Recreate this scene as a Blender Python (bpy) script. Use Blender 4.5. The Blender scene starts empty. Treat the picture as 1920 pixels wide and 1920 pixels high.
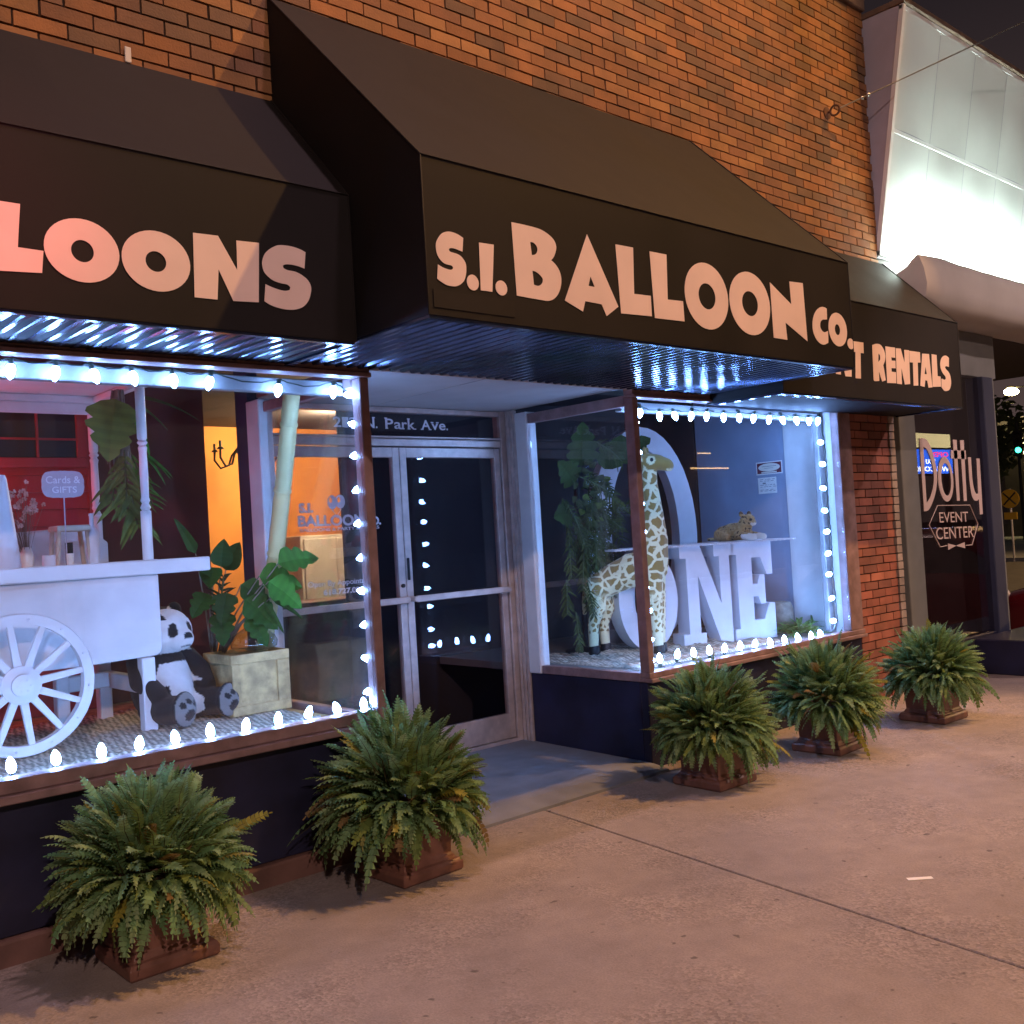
import bpy, bmesh, math, random
from mathutils import Vector, Matrix, Euler, noise
R = math.radians
rnd = random.Random(7)
scene = bpy.context.scene
COL = scene.collection

# ------------------------------------------------------------------ camera
cam_d = bpy.data.cameras.new('camera'); cam = bpy.data.objects.new('camera', cam_d); COL.objects.link(cam)
cam_d.sensor_width = 36; cam_d.lens = 36*1908/1920; cam_d.clip_end = 500; cam_d.clip_start = .05
M = Matrix(((0.742964286668818, 0.029788662437193174, -0.6686678580019362),
            (-0.6666455182475826, -0.05646826774197942, -0.7432328623914797),
            (-0.059898428486117844, 0.9979599041687112, -0.022095427953998624)))
cam.matrix_world = Matrix.Translation((0, -4.2, 1.5)) @ M.to_4x4()
scene.camera = cam
# ------------------------------------------------------------------ night sky
w = bpy.data.worlds.new('World'); scene.world = w; w.use_nodes = True
nt = w.node_tree; bg = nt.nodes['Background']; bg.inputs[1].default_value = 1
tc = nt.nodes.new('ShaderNodeTexCoord'); sx = nt.nodes.new('ShaderNodeSeparateXYZ'); nt.links.new(tc.outputs['Generated'], sx.inputs[0])
cr = nt.nodes.new('ShaderNodeValToRGB'); nt.links.new(sx.outputs['Z'], cr.inputs[0]); nt.links.new(cr.outputs[0], bg.inputs[0])   # town glow low in the night sky
cr.color_ramp.elements[0].position = .0; cr.color_ramp.elements[0].color = (.085, .056, .052, 1)
cr.color_ramp.elements[1].position = .42; cr.color_ramp.elements[1].color = (.019, .0135, .0155, 1)
# ------------------------------------------------------------------ exposure
vs = scene.view_settings; vs.view_transform = 'Standard'; vs.look = 'None'; vs.gamma = 1; vs.use_curve_mapping = False; vs.exposure = 0
cy = scene.cycles
cy.use_denoising = True; cy.max_bounces = 10; cy.transparent_max_bounces = 24; cy.glossy_bounces = 4; cy.diffuse_bounces = 4
cy.sample_clamp_indirect = 6; cy.caustics_reflective = False; cy.caustics_refractive = False
try: cy.use_light_tree = True
except Exception: pass

# ------------------------------------------------------------------ street lights (lamps of the place and added ones: heads are modelled further down)
def lamp(name, kind, loc, power, color, size=.15, aim=None, spot=R(150), shape=None, size_y=None, blend=.4):
    d = bpy.data.lights.new(name, kind); d.energy = power; d.color = color
    if kind == 'AREA':
        d.size = size
        if size_y: d.shape = 'RECTANGLE'; d.size_y = size_y
    else: d.shadow_soft_size = size
    if kind == 'SPOT': d.spot_size = spot; d.spot_blend = blend
    o = bpy.data.objects.new(name, d); COL.objects.link(o); o.location = loc
    if aim is not None:
        o.rotation_euler = (Vector(aim)-Vector(loc)).to_track_quat('-Z', 'Y').to_euler()
    return o
SODIUM = (10.2, -6.1, 12.0)
WHITE = (3.2, -2.75, 9.6)
ACROSS = (-3.5, -14.6, 9.0)
KERB_FILL = (14.5, -6.4, 8.6)
lamp('sodium_lamp', 'SPOT', SODIUM, 5900, (1, .5, .16), .14, (-4, -3, 0), spot=R(85), blend=.1)
lamp('window_fill_lamp', 'SPOT', KERB_FILL, 2200, (1, .7, .66), .15, (9.5, -1.8, 0), spot=R(46))  # added lamp, lifts the event centre lettering and the ground before it
lamp('led_lamp', 'SPOT', WHITE, 780, (1, .62, .7), .16, (3.2, -2.6, 0), spot=R(104))
lamp('signal_lamp', 'SPOT', (-1.75, -3.75, 2.95), 680, (1, .1, .17), .1, (.7, -.6, 2.75), spot=R(19), blend=1)
lamp('across_lamp', 'SPOT', ACROSS, 4600, (1, .68, .6), .15, (3, 0, 1.5), spot=R(80))
lamp('corner_lamp', 'SPOT', (31, -8.6, 9.0), 20000, (1, .58, .24), .15, (28, -5, 0), spot=R(104))
lamp('far_lamp', 'POINT', (49.6, 15.5, 6.5), 420, (1, .8, .35), .2)
lamp('room_lamp', 'POINT', (4.6, 3.1, 2.5), 150, (1, .72, .4), .12)
lamp('siding_red_lamp', 'POINT', (.95, 1.66, 1.95), 15, (1, .1, .17), .06)  # added red lamp, out of view, reddens the play house siding

lamp('reflection_fill_lamp', 'POINT', (9.2, 2.6, 2.6), 40, (1, .5, .42), .15)  # added lamp, brightens the red-brown room in place of street reflections
# ------------------------------------------------------------------ materials
MATS = {}
def newmat(name):
    m = bpy.data.materials.new(name); m.use_nodes = True; nt = m.node_tree
    MATS[name] = m
    return m, nt, nt.nodes['Principled BSDF']
def L(nt, a, b): nt.links.new(a, b)
def pm(name, base, rough=.6, var=.12, scale=9, bump=.0, bscale=160, metal=0., attr=False, spec=.5, dirt=0., coat=0., sheen=0., dist=.004):
    m, nt, p = newmat(name)
    tc = nt.nodes.new('ShaderNodeTexCoord')
    n = nt.nodes.new('ShaderNodeTexNoise'); n.inputs['Scale'].default_value = scale; n.inputs['Detail'].default_value = 6
    L(nt, tc.outputs['Object'], n.inputs['Vector'])
    mr = nt.nodes.new('ShaderNodeMapRange'); mr.inputs['From Min'].default_value = .3; mr.inputs['From Max'].default_value = .7
    mr.inputs['To Min'].default_value = 1-var; mr.inputs['To Max'].default_value = 1+var
    L(nt, n.outputs['Fac'], mr.inputs['Value'])
    mul = nt.nodes.new('ShaderNodeMix'); mul.data_type = 'RGBA'; mul.blend_type = 'MULTIPLY'; mul.inputs['Factor'].default_value = 1
    if attr:
        a = nt.nodes.new('ShaderNodeVertexColor'); a.layer_name = 'col'; L(nt, a.outputs['Color'], mul.inputs[6])
    else: mul.inputs[6].default_value = (*base, 1)
    L(nt, mr.outputs['Result'], mul.inputs[7])
    out = mul.outputs[2]
    if dirt > 0:
        n2 = nt.nodes.new('ShaderNodeTexNoise'); n2.inputs['Scale'].default_value = scale*.35; n2.inputs['Detail'].default_value = 8; n2.inputs['Roughness'].default_value = .7
        L(nt, tc.outputs['Object'], n2.inputs['Vector'])
        m2 = nt.nodes.new('ShaderNodeMapRange'); m2.inputs['From Min'].default_value = .5; m2.inputs['From Max'].default_value = .75; m2.inputs['To Max'].default_value = dirt
        L(nt, n2.outputs['Fac'], m2.inputs['Value'])
        mx = nt.nodes.new('ShaderNodeMix'); mx.data_type = 'RGBA'; mx.inputs[7].default_value = (.03, .025, .02, 1)
        L(nt, m2.outputs['Result'], mx.inputs['Factor']); L(nt, out, mx.inputs[6]); out = mx.outputs[2]
    L(nt, out, p.inputs['Base Color'])
    p.inputs['Metallic'].default_value = metal; p.inputs['Specular IOR Level'].default_value = spec
    rr = nt.nodes.new('ShaderNodeMapRange'); rr.inputs['To Min'].default_value = max(.02, rough*.82); rr.inputs['To Max'].default_value = min(1, rough*1.18)
    L(nt, n.outputs['Fac'], rr.inputs['Value']); L(nt, rr.outputs['Result'], p.inputs['Roughness'])
    p.inputs['Coat Weight'].default_value = coat
    if sheen: p.inputs['Sheen Weight'].default_value = sheen
    if bump > 0:
        nb = nt.nodes.new('ShaderNodeTexNoise'); nb.inputs['Scale'].default_value = bscale; nb.inputs['Detail'].default_value = 5
        L(nt, tc.outputs['Object'], nb.inputs['Vector'])
        b = nt.nodes.new('ShaderNodeBump'); b.inputs['Strength'].default_value = bump; b.inputs['Distance'].default_value = dist
        L(nt, nb.outputs['Fac'], b.inputs['Height']); L(nt, b.outputs['Normal'], p.inputs['Normal'])
    return m
def em(name, color, strength):
    m, nt, p = newmat(name); p.inputs['Base Color'].default_value = (*color, 1)
    p.inputs['Emission Color'].default_value = (*color, 1); p.inputs['Emission Strength'].default_value = strength
    return m
def glassmat(name, tint=(1, 1, 1), refl=.045, rough=0., film=0.):
    # thin sheet: what is not mirrored (Fresnel, by Schlick) passes straight through
    m, nt, p = newmat(name); nt.nodes.remove(p)
    out = nt.nodes['Material Output']
    lw = nt.nodes.new('ShaderNodeLayerWeight'); lw.inputs['Blend'].default_value = .5
    pw = nt.nodes.new('ShaderNodeMath'); pw.operation = 'POWER'; pw.inputs[1].default_value = 4.2; L(nt, lw.outputs['Facing'], pw.inputs[0])
    ma = nt.nodes.new('ShaderNodeMath'); ma.operation = 'MULTIPLY_ADD'; ma.inputs[1].default_value = 1-refl; ma.inputs[2].default_value = refl; L(nt, pw.outputs[0], ma.inputs[0])
    t = nt.nodes.new('ShaderNodeBsdfTransparent'); t.inputs[0].default_value = (*tint, 1)
    g = nt.nodes.new('ShaderNodeBsdfGlossy'); g.inputs['Roughness'].default_value = rough
    mx = nt.nodes.new('ShaderNodeMixShader'); L(nt, ma.outputs[0], mx.inputs[0]); L(nt, t.outputs[0], mx.inputs[1]); L(nt, g.outputs[0], mx.inputs[2])
    last = mx
    if film:      # dust and wiped smears, with haze over the displays painted in
        tc = nt.nodes.new('ShaderNodeTexCoord'); n = nt.nodes.new('ShaderNodeTexNoise'); n.inputs['Scale'].default_value = 2.6; n.inputs['Detail'].default_value = 8; n.inputs['Roughness'].default_value = .65; n.inputs['Distortion'].default_value = 1.2
        L(nt, tc.outputs['Object'], n.inputs['Vector'])
        q = nt.nodes.new('ShaderNodeMapRange'); q.inputs['From Min'].default_value = .4; q.inputs['From Max'].default_value = .8; q.inputs['To Min'].default_value = film*.25; q.inputs['To Max'].default_value = film
        L(nt, n.outputs['Fac'], q.inputs['Value'])
        df = nt.nodes.new('ShaderNodeBsdfDiffuse'); df.inputs[0].default_value = (.7, .7, .72, 1)
        last = nt.nodes.new('ShaderNodeMixShader'); L(nt, q.outputs[0], last.inputs[0]); L(nt, mx.outputs[0], last.inputs[1]); L(nt, df.outputs[0], last.inputs[2])
    L(nt, last.outputs[0], out.inputs['Surface'])
    return m

pm('brick', (.4, .2, .1), .85, .22, 5, .6, 90, attr=True, dirt=.45)
pm('mortar', (.045, .026, .018), .95, .3, 30, .5, 200)
pm('coping', (.16, .11, .08), .9, .3, 8, .5, 60, dirt=.5)
pm('navy_paint', (.012, .014, .043), .5, .45, 4, .25, 30, dirt=.1)
pm('head_paint', (.2, .2, .2), .6, .1, 8, .1, 50)
pm('brown_metal', (.31, .205, .205), .42, .25, 12, .15, 60, metal=.1, dirt=.4)
pm('aluminium', (.62, .52, .47), .4, .15, 14, .06, 120, metal=.45, dirt=.2)
pm('dark_metal', (.025, .024, .024), .45, .15, 20, .05, 100, metal=.4)
pm('white_trim', (.74, .74, .73), .5, .06, 8, .06, 60, dirt=.06)
pm('soffit_paint', (.42, .42, .42), .7, .08, 6, .06, 40, dirt=.1)
glassmat('glass', (1, 1, 1), .05, film=.036)
glassmat('dark_glass', (.84, .82, .84), .04)
glassmat('bottle_glass', (.8, .86, .86), .12)
pm('awning_fabric', (.0068, .0056, .0058), .66, .4, 2.2, .35, 420, dist=.0015, spec=.3)
pm('awning_patch', (.012, .0098, .009), .7, .3, 9, .35, 420, dist=.0015, spec=.3)
pm('vinyl', (.83, .65, .58), .5, .05, 5, .05, 80)
pm('corrugated', (.07, .09, .15), .2, .25, 9, .1, 25, metal=.85)
pm('recess_concrete', (.2, .21, .23), .85, .15, 6, .35, 140, dirt=.2)
pm('asphalt', (.085, .08, .078), .9, .25, 5, .5, 150)
pm('terracotta', (.2, .095, .07), .42, .3, 10, .2, 50, dirt=.3)
pm('soil', (.03, .02, .014), .95, .3, 60, .6, 120)
pm('fern_leaf', (.08, .14, .04), .6, .12, 20, 0, attr=True, spec=.3)
em('red_tube_glow', (1, .06, .12), 12)
pm('leaf', (.05, .13, .04), .6, .2, 12, .1, 60, attr=True, spec=.25)
pm('weathered_wood', (.52, .38, .17), .85, .35, 14, .6, 70, dirt=.6)
pm('pale_wood', (.55, .45, .34), .6, .15, 14, .15, 60)
pm('white_paint', (.78, .78, .79), .42, .08, 5, .15, 28, dirt=.08)
pm('plush', (.7, .7, .7), .95, .06, 30, .7, 330, attr=True, sheen=.06, dist=.006)
pm('kerb_paint', (.16, .085, .068), .75, .3, 5, .35, 50, dirt=.5)
pm('jute', (.52, .48, .38), .95, .25, 60, .6, 130)
pm('bamboo', (.52, .56, .38), .5, .14, 5, .12, 60, attr=True)
pm('cord', (.012, .03, .02), .5, .1, 20)
pm('socket', (.02, .06, .04), .4, .1, 20)
em('bulb', (.215, .43, 1.0), 150)
pm('marquee_panel', (.72, .76, .74), .42, .05, 1.3, .12, 2.2, dist=.03)
pm('marquee_trim', (.82, .84, .84), .4, .04, 6)
pm('marquee_side', (.42, .41, .5), .6, .08, 4, .05, 40, dirt=.08)
pm('canopy_metal', (.6, .57, .52), .55, .08, 2.2, .25, 3, dist=.03)
pm('grey_trim', (.2, .21, .2), .6, .1, 6, .1, 60)
pm('navy_post', (.035, .045, .09), .5, .1, 8, .05, 60)
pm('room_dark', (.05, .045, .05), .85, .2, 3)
pm('room_blue', (.3, .37, .5), .7, .1, 3, .05, 40)
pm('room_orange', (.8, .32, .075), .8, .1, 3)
pm('red_siding', (.42, .03, .035), .55, .12, 4, .05, 50)
pm('red_brown', (.12, .03, .03), .6, .2, 4)
pm('cream', (.85, .8, .68), .5, .06, 6)
pm('black', (.008, .008, .009), .5, .1, 10)
pm('paper', (.85, .85, .82), .8, .03, 20)
pm('maroon_ink', (.16, .02, .04), .7, .1, 20)
pm('grey_ink', (.25, .25, .27), .7, .1, 20)
pm('white_vinyl', (.72, .7, .78), .5, .04, 20)
pm('letter_white', (.72, .72, .76), .5, .06, 6, .12, 30, dirt=.05)
pm('acrylic', (.5, .45, .5), .25, .05, 10)
pm('rust', (.1, .04, .02), .8, .4, 30, .4, 80)
pm('steel_wire', (.5, .48, .45), .35, .1, 30, metal=.9)
pm('car_paint', (.1, .006, .01), .22, .08, 3, coat=1.)
pm('tyre', (.02, .02, .02), .8, .1, 20)
pm('yellow_sign', (.75, .45, .03), .5, .05, 8)
pm('dark_foliage', (.03, .045, .015), .8, .3, 12, attr=True)
pm('far_wall', (.06, .05, .05), .85, .2, 3)
pm('bark', (.2, .17, .13), .9, .3, 25, .6, 60)
pm('flower', (.6, .42, .36), .7, .15, 30)
em('green_lens', (.03, 1.0, .5), 14)
em('red_lens', (1, .03, .05), 20)
em('warm_lens', (1, .62, .22), 40)
em('far_lens', (1, .78, .32), 70)
em('strip_lens', (1, .6, .25), 12)
em('white_lens', (1, .85, .9), 40)
em('tube_lamp', (.82, 1.0, .92), 310)
em('led_blue', (.03, .16, 1.0), 5)
em('led_white', (.9, .92, 1), 9)
em('led_red', (1, .05, .2), 6)
em('lit_window', (1, .82, .4), 3.2)

def leafy(name, f):      # thin leaves let light through
    nt = MATS[name].node_tree; p = nt.nodes['Principled BSDF']; out = nt.nodes['Material Output']
    t = nt.nodes.new('ShaderNodeBsdfTranslucent'); mx = nt.nodes.new('ShaderNodeMixShader'); mx.inputs[0].default_value = f
    L(nt, p.inputs['Base Color'].links[0].from_socket, t.inputs[0]); L(nt, p.outputs[0], mx.inputs[1]); L(nt, t.outputs[0], mx.inputs[2]); L(nt, mx.outputs[0], out.inputs['Surface'])
def ribbed(name, sc_, a, b):      # woven ribs across the mat
    nt = MATS[name].node_tree; p = nt.nodes['Principled BSDF']; src = p.inputs['Base Color'].links[0].from_socket
    tc = nt.nodes.new('ShaderNodeTexCoord'); wv = nt.nodes.new('ShaderNodeTexWave'); wv.inputs['Scale'].default_value = sc_; wv.inputs['Distortion'].default_value = 2.5; wv.inputs['Detail'].default_value = 3; wv.inputs['Detail Scale'].default_value = 3
    L(nt, tc.outputs['Object'], wv.inputs['Vector']); q = nt.nodes.new('ShaderNodeMapRange'); q.inputs['To Min'].default_value = a; q.inputs['To Max'].default_value = b; L(nt, wv.outputs['Fac'], q.inputs['Value'])
    mx = nt.nodes.new('ShaderNodeMix'); mx.data_type = 'RGBA'; mx.blend_type = 'MULTIPLY'; mx.inputs['Factor'].default_value = 1; L(nt, src, mx.inputs[6]); L(nt, q.outputs['Result'], mx.inputs[7]); L(nt, mx.outputs[2], p.inputs['Base Color'])
ribbed('jute', 11, .45, 1.15)
leafy('fern_leaf', .35); leafy('leaf', .2)
# sidewalk: broom-finished concrete with exposed aggregate and stains
def sidewalk_mat():
    m, nt, p = newmat('sidewalk'); N = nt.nodes.new
    tc = N('ShaderNodeTexCoord')
    def noi(s, d=6, r=.6):
        n = N('ShaderNodeTexNoise'); n.inputs['Scale'].default_value = s; n.inputs['Detail'].default_value = d; n.inputs['Roughness'].default_value = r
        L(nt, tc.outputs['Object'], n.inputs['Vector']); return n
    def rng(src, a, b, c, d):
        q = N('ShaderNodeMapRange'); q.inputs['From Min'].default_value = a; q.inputs['From Max'].default_value = b; q.inputs['To Min'].default_value = c; q.inputs['To Max'].default_value = d
        L(nt, src, q.inputs['Value']); return q.outputs['Result']
    def mulc(a, f):
        x = N('ShaderNodeMix'); x.data_type = 'RGBA'; x.blend_type = 'MULTIPLY'; x.inputs['Factor'].default_value = 1
        if isinstance(a, tuple): x.inputs[6].default_value = a
        else: L(nt, a, x.inputs[6])
        L(nt, f, x.inputs[7]); return x.outputs[2]
    big = noi(.9, 8, .62); mid = noi(7, 8, .65); fine = noi(120, 3, .6)
    c = mulc((.31, .262, .235, 1), rng(big.outputs['Fac'], .32, .68, .8, 1.14))
    c = mulc(c, rng(mid.outputs['Fac'], .3, .7, .86, 1.12))
    v = N('ShaderNodeTexVoronoi'); v.inputs['Scale'].default_value = 85; L(nt, tc.outputs['Object'], v.inputs['Vector'])
    wear = rng(noi(1.6, 4, .55).outputs['Fac'], .45, .62, 0, 1)
    pick = N('ShaderNodeSeparateColor'); L(nt, v.outputs['Color'], pick.inputs[0])
    agg = rng(pick.outputs[0], 0, 1, .76, 1.26)
    one = N('ShaderNodeMix'); one.inputs[2].default_value = 1.0; L(nt, wear, one.inputs[0]); L(nt, agg, one.inputs[3])
    c = mulc(c, one.outputs[0])
    c = mulc(c, rng(fine.outputs['Fac'], .3, .7, .86, 1.12))
    spots = noi(16, 2, .5); c = mulc(c, rng(spots.outputs['Fac'], .26, .31, .45, 1))
    L(nt, c, p.inputs['Base Color'])
    L(nt, rng(big.outputs['Fac'], .3, .7, .62, .85), p.inputs['Roughness'])
    h = N('ShaderNodeMath'); h.operation = 'MULTIPLY'; L(nt, v.outputs['Distance'], h.inputs[0]); L(nt, wear, h.inputs[1])
    h2 = N('ShaderNodeMath'); h2.operation = 'ADD'; L(nt, h.outputs[0], h2.inputs[0]); L(nt, fine.outputs['Fac'], h2.inputs[1])
    b = N('ShaderNodeBump'); b.inputs['Strength'].default_value = .55; b.inputs['Distance'].default_value = .005; L(nt, h2.outputs[0], b.inputs['Height'])
    L(nt, b.outputs['Normal'], p.inputs['Normal'])
    return m
sidewalk_mat()

def giraffe_mat():
    m, nt, p = newmat('giraffe_fur'); N = nt.nodes.new
    tc = N('ShaderNodeTexCoord'); at = N('ShaderNodeVertexColor'); at.layer_name = 'col'     # R: patch scale on legs, G: plain brown head, B: plain cream
    sep = N('ShaderNodeSeparateColor'); L(nt, at.outputs['Color'], sep.inputs[0])
    nz = N('ShaderNodeTexNoise'); nz.inputs['Scale'].default_value = 18; L(nt, tc.outputs['Object'], nz.inputs['Vector'])
    mv = N('ShaderNodeMix'); mv.data_type = 'VECTOR'; mv.inputs['Factor'].default_value = .035
    L(nt, tc.outputs['Object'], mv.inputs[4]); L(nt, nz.outputs['Color'], mv.inputs[5])
    masks = []
    for sc_, thr in ((13, .095), (25, .17)):
        v = N('ShaderNodeTexVoronoi'); v.feature = 'DISTANCE_TO_EDGE'; v.inputs['Scale'].default_value = sc_; L(nt, mv.outputs[1], v.inputs['Vector'])
        q = N('ShaderNodeMapRange'); q.inputs['From Min'].default_value = thr; q.inputs['From Max'].default_value = thr+.04; L(nt, v.outputs['Distance'], q.inputs['Value']); masks.append(q.outputs['Result'])
    mm = N('ShaderNodeMix'); L(nt, sep.outputs[0], mm.inputs[0]); L(nt, masks[0], mm.inputs[2]); L(nt, masks[1], mm.inputs[3])
    a = N('ShaderNodeMath'); a.operation = 'MAXIMUM'; L(nt, mm.outputs[0], a.inputs[0]); L(nt, sep.outputs[1], a.inputs[1])
    inv = N('ShaderNodeMath'); inv.operation = 'SUBTRACT'; inv.inputs[0].default_value = 1; L(nt, sep.outputs[2], inv.inputs[1])
    a2 = N('ShaderNodeMath'); a2.operation = 'MULTIPLY'; L(nt, a.outputs[0], a2.inputs[0]); L(nt, inv.outputs[0], a2.inputs[1])
    mx = N('ShaderNodeMix'); mx.data_type = 'RGBA'; mx.inputs[6].default_value = (.9, .84, .5, 1); mx.inputs[7].default_value = (.34, .22, .055, 1)
    L(nt, a2.outputs[0], mx.inputs['Factor']); L(nt, mx.outputs[2], p.inputs['Base Color'])
    p.inputs['Roughness'].default_value = .95; p.inputs['Sheen Weight'].default_value = .3
    nb = N('ShaderNodeTexNoise'); nb.inputs['Scale'].default_value = 300; L(nt, tc.outputs['Object'], nb.inputs['Vector'])
    b = N('ShaderNodeBump'); b.inputs['Strength'].default_value = .6; b.inputs['Distance'].default_value = .005; L(nt, nb.outputs['Fac'], b.inputs['Height']); L(nt, b.outputs['Normal'], p.inputs['Normal'])
giraffe_mat()

# ------------------------------------------------------------------ mesh helpers
class MB:
    """collects shapes, becomes ONE mesh object"""
    def __init__(s): s.v = []; s.f = []; s.m = []; s.c = []
    def add(s, vs, fs, mi=0, col=None):
        o = len(s.v); s.v += [tuple(v) for v in vs]
        for f in fs: s.f.append([i+o for i in f]); s.m.append(mi); s.c.append(col)
        return s
    def box(s, x0, x1, y0, y1, z0, z1, mi=0, col=None, mat=None):
        vs = [(x, y, z) for x in (x0, x1) for y in (y0, y1) for z in (z0, z1)]
        if mat is not None: vs = [tuple(mat @ Vector(v)) for v in vs]
        return s.add(vs, [(0, 1, 3, 2), (4, 6, 7, 5), (0, 4, 5, 1), (2, 3, 7, 6), (0, 2, 6, 4), (1, 5, 7, 3)], mi, col)
    def tube(s, pts, r, seg=8, mi=0, cap=True, col=None):
        pts = [Vector(p) for p in pts]; n = len(pts); rr = r if isinstance(r, (list, tuple)) else [r]*n
        t = (pts[1]-pts[0]).normalized(); up = Vector((0, 0, 1)) if abs(t.z) < .9 else Vector((1, 0, 0))
        a = t.cross(up).normalized(); vs = []
        for i, p in enumerate(pts):
            t = (pts[min(i+1, n-1)]-pts[max(i-1, 0)]).normalized()
            a = (a-t*a.dot(t)).normalized(); b = t.cross(a)
            for k in range(seg):
                q = 2*math.pi*k/seg; vs.append(p+(a*math.cos(q)+b*math.sin(q))*rr[i])
        fs = [(i*seg+k, i*seg+(k+1) % seg, (i+1)*seg+(k+1) % seg, (i+1)*seg+k) for i in range(n-1) for k in range(seg)]
        if cap: fs += [tuple(range(seg-1, -1, -1)), tuple((n-1)*seg+k for k in range(seg))]
        return s.add(vs, fs, mi, col)
    def lathe(s, prof, seg=16, mi=0, mat=None, col=None, square=False):
        """prof: (radius, z) from bottom to top"""
        vs = []
        for r, z in prof:
            for k in range(seg):
                q = 2*math.pi*(k+.5)/seg
                if square: x, y = [(1, 1), (-1, 1), (-1, -1), (1, -1)][k]; vs.append(Vector((x*r, y*r, z)))
                else: vs.append(Vector((math.cos(q)*r, math.sin(q)*r, z)))
        if mat is not None: vs = [mat @ v for v in vs]
        n = len(prof)
        fs = [(i*seg+k, i*seg+(k+1) % seg, (i+1)*seg+(k+1) % seg, (i+1)*seg+k) for i in range(n-1) for k in range(seg)]
        fs += [tuple(range(seg-1, -1, -1)), tuple((n-1)*seg+k for k in range(seg))]
        return s.add(vs, fs, mi, col)
    def ell(s, c, r, mat=None, seg=14, ring=9, mi=0, col=None):
        c = Vector(c); vs = [Vector((0, 0, -1))]
        for i in range(1, ring):
            a = -math.pi/2+math.pi*i/ring
            for k in range(seg):
                q = 2*math.pi*k/seg; vs.append(Vector((math.cos(a)*math.cos(q), math.cos(a)*math.sin(q), math.sin(a))))
        vs.append(Vector((0, 0, 1)))
        vs = [Vector((v.x*r[0], v.y*r[1], v.z*r[2])) for v in vs]
        if mat is not None: vs = [mat @ v for v in vs]
        vs = [v+c for v in vs]
        fs = [(0, 1+(k+1) % seg, 1+k) for k in range(seg)]
        fs += [(1+i*seg+k, 1+i*seg+(k+1) % seg, 1+(i+1)*seg+(k+1) % seg, 1+(i+1)*seg+k) for i in range(ring-2) for k in range(seg)]
        t = len(vs)-1; b = 1+(ring-2)*seg
        fs += [(b+k, b+(k+1) % seg, t) for k in range(seg)]
        return s.add(vs, fs, mi, col)
    def mesh(s, name, mats, bevel=0, smooth=None, seg=1):
        me = bpy.data.meshes.new(name); me.from_pydata(s.v, [], s.f)
        for m in (mats if isinstance(mats, (list, tuple)) else [mats]): me.materials.append(MATS[m])
        me.polygons.foreach_set('material_index', s.m)
        if any(c is not None for c in s.c):
            ca = me.color_attributes.new('col', 'FLOAT_COLOR', 'CORNER'); li = 0; buf = []
            for f, c in zip(s.f, s.c): buf += list((*(c or (.5, .5, .5)), 1))*len(f)
            ca.data.foreach_set('color', buf)
        if bevel:
            bm = bmesh.new(); bm.from_mesh(me); bmesh.ops.recalc_face_normals(bm, faces=bm.faces)
            es = [e for e in bm.edges if len(e.link_faces) == 2 and e.calc_face_angle(0) > R(35)]
            bmesh.ops.bevel(bm, geom=es, offset=bevel, segments=seg, affect='EDGES', clamp_overlap=True, profile=.6)
            bm.to_mesh(me); bm.free()
        if smooth is not None:
            me.polygons.foreach_set('use_smooth', [True]*len(me.polygons))
            bm = bmesh.new(); bm.from_mesh(me)
            for e in bm.edges:
                if len(e.link_faces) == 2 and e.calc_face_angle(0) > R(smooth): e.smooth = False
            bm.to_mesh(me); bm.free()
        return me
    def obj(s, name, mats, parent=None, bevel=0, smooth=None, seg=1, loc=None):
        return link(name, s.mesh(name, mats, bevel, smooth, seg), parent, loc)
def link(name, me, parent=None, loc=None):
    o = bpy.data.objects.new(name, me); COL.objects.link(o)
    if loc: o.location = loc
    if parent: o.parent = parent
    return o
def tag(o, label, cat, group=None):
    o['label'] = label; o['category'] = cat
    if group: o['group'] = group
    return o
def thing(name, label, cat, loc=(0, 0, 0), group=None, rz=0):
    o = bpy.data.objects.new(name, None); COL.objects.link(o); o.location = loc; o.rotation_euler.z = rz; o.empty_display_size = .1
    return tag(o, label, cat, group)
def structure(o): o['kind'] = 'structure'; return o
def stuff(o, label, cat): o['kind'] = 'stuff'; return tag(o, label, cat)

def smooth_poly(pts, n=4, ang=50):
    """Catmull-Rom through the points, keeping sharp corners"""
    m = len(pts); P = [Vector((p[0], p[1])) for p in pts]; corner = []
    for i in range(m):
        a = P[i]-P[i-1]; b = P[(i+1) % m]-P[i]
        corner.append(a.length < 1e-6 or b.length < 1e-6 or abs(a.angle_signed(b)) > R(ang))
    out = []
    for i in range(m):
        p1, p2 = P[i], P[(i+1) % m]
        p0 = P[i-1] if not corner[i] else p1*2-p2
        p3 = P[(i+2) % m] if not corner[(i+1) % m] else p2*2-p1
        if corner[i] and corner[(i+1) % m]: out.append(p1); continue
        for k in range(n):
            t = k/n
            out.append(.5*((2*p1)+(p2-p0)*t+(2*p0-5*p1+4*p2-p3)*t*t+(3*p1-p0-3*p2+p3)*t**3))
    return out
def outline(o):
    if o[0] == 'E':
        _, cx, cz, rx, rz = o
        return [Vector((cx+rx*math.cos(2*math.pi*k/40), cz+rz*math.sin(2*math.pi*k/40))) for k in range(40)]
    return smooth_poly(o)
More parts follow.
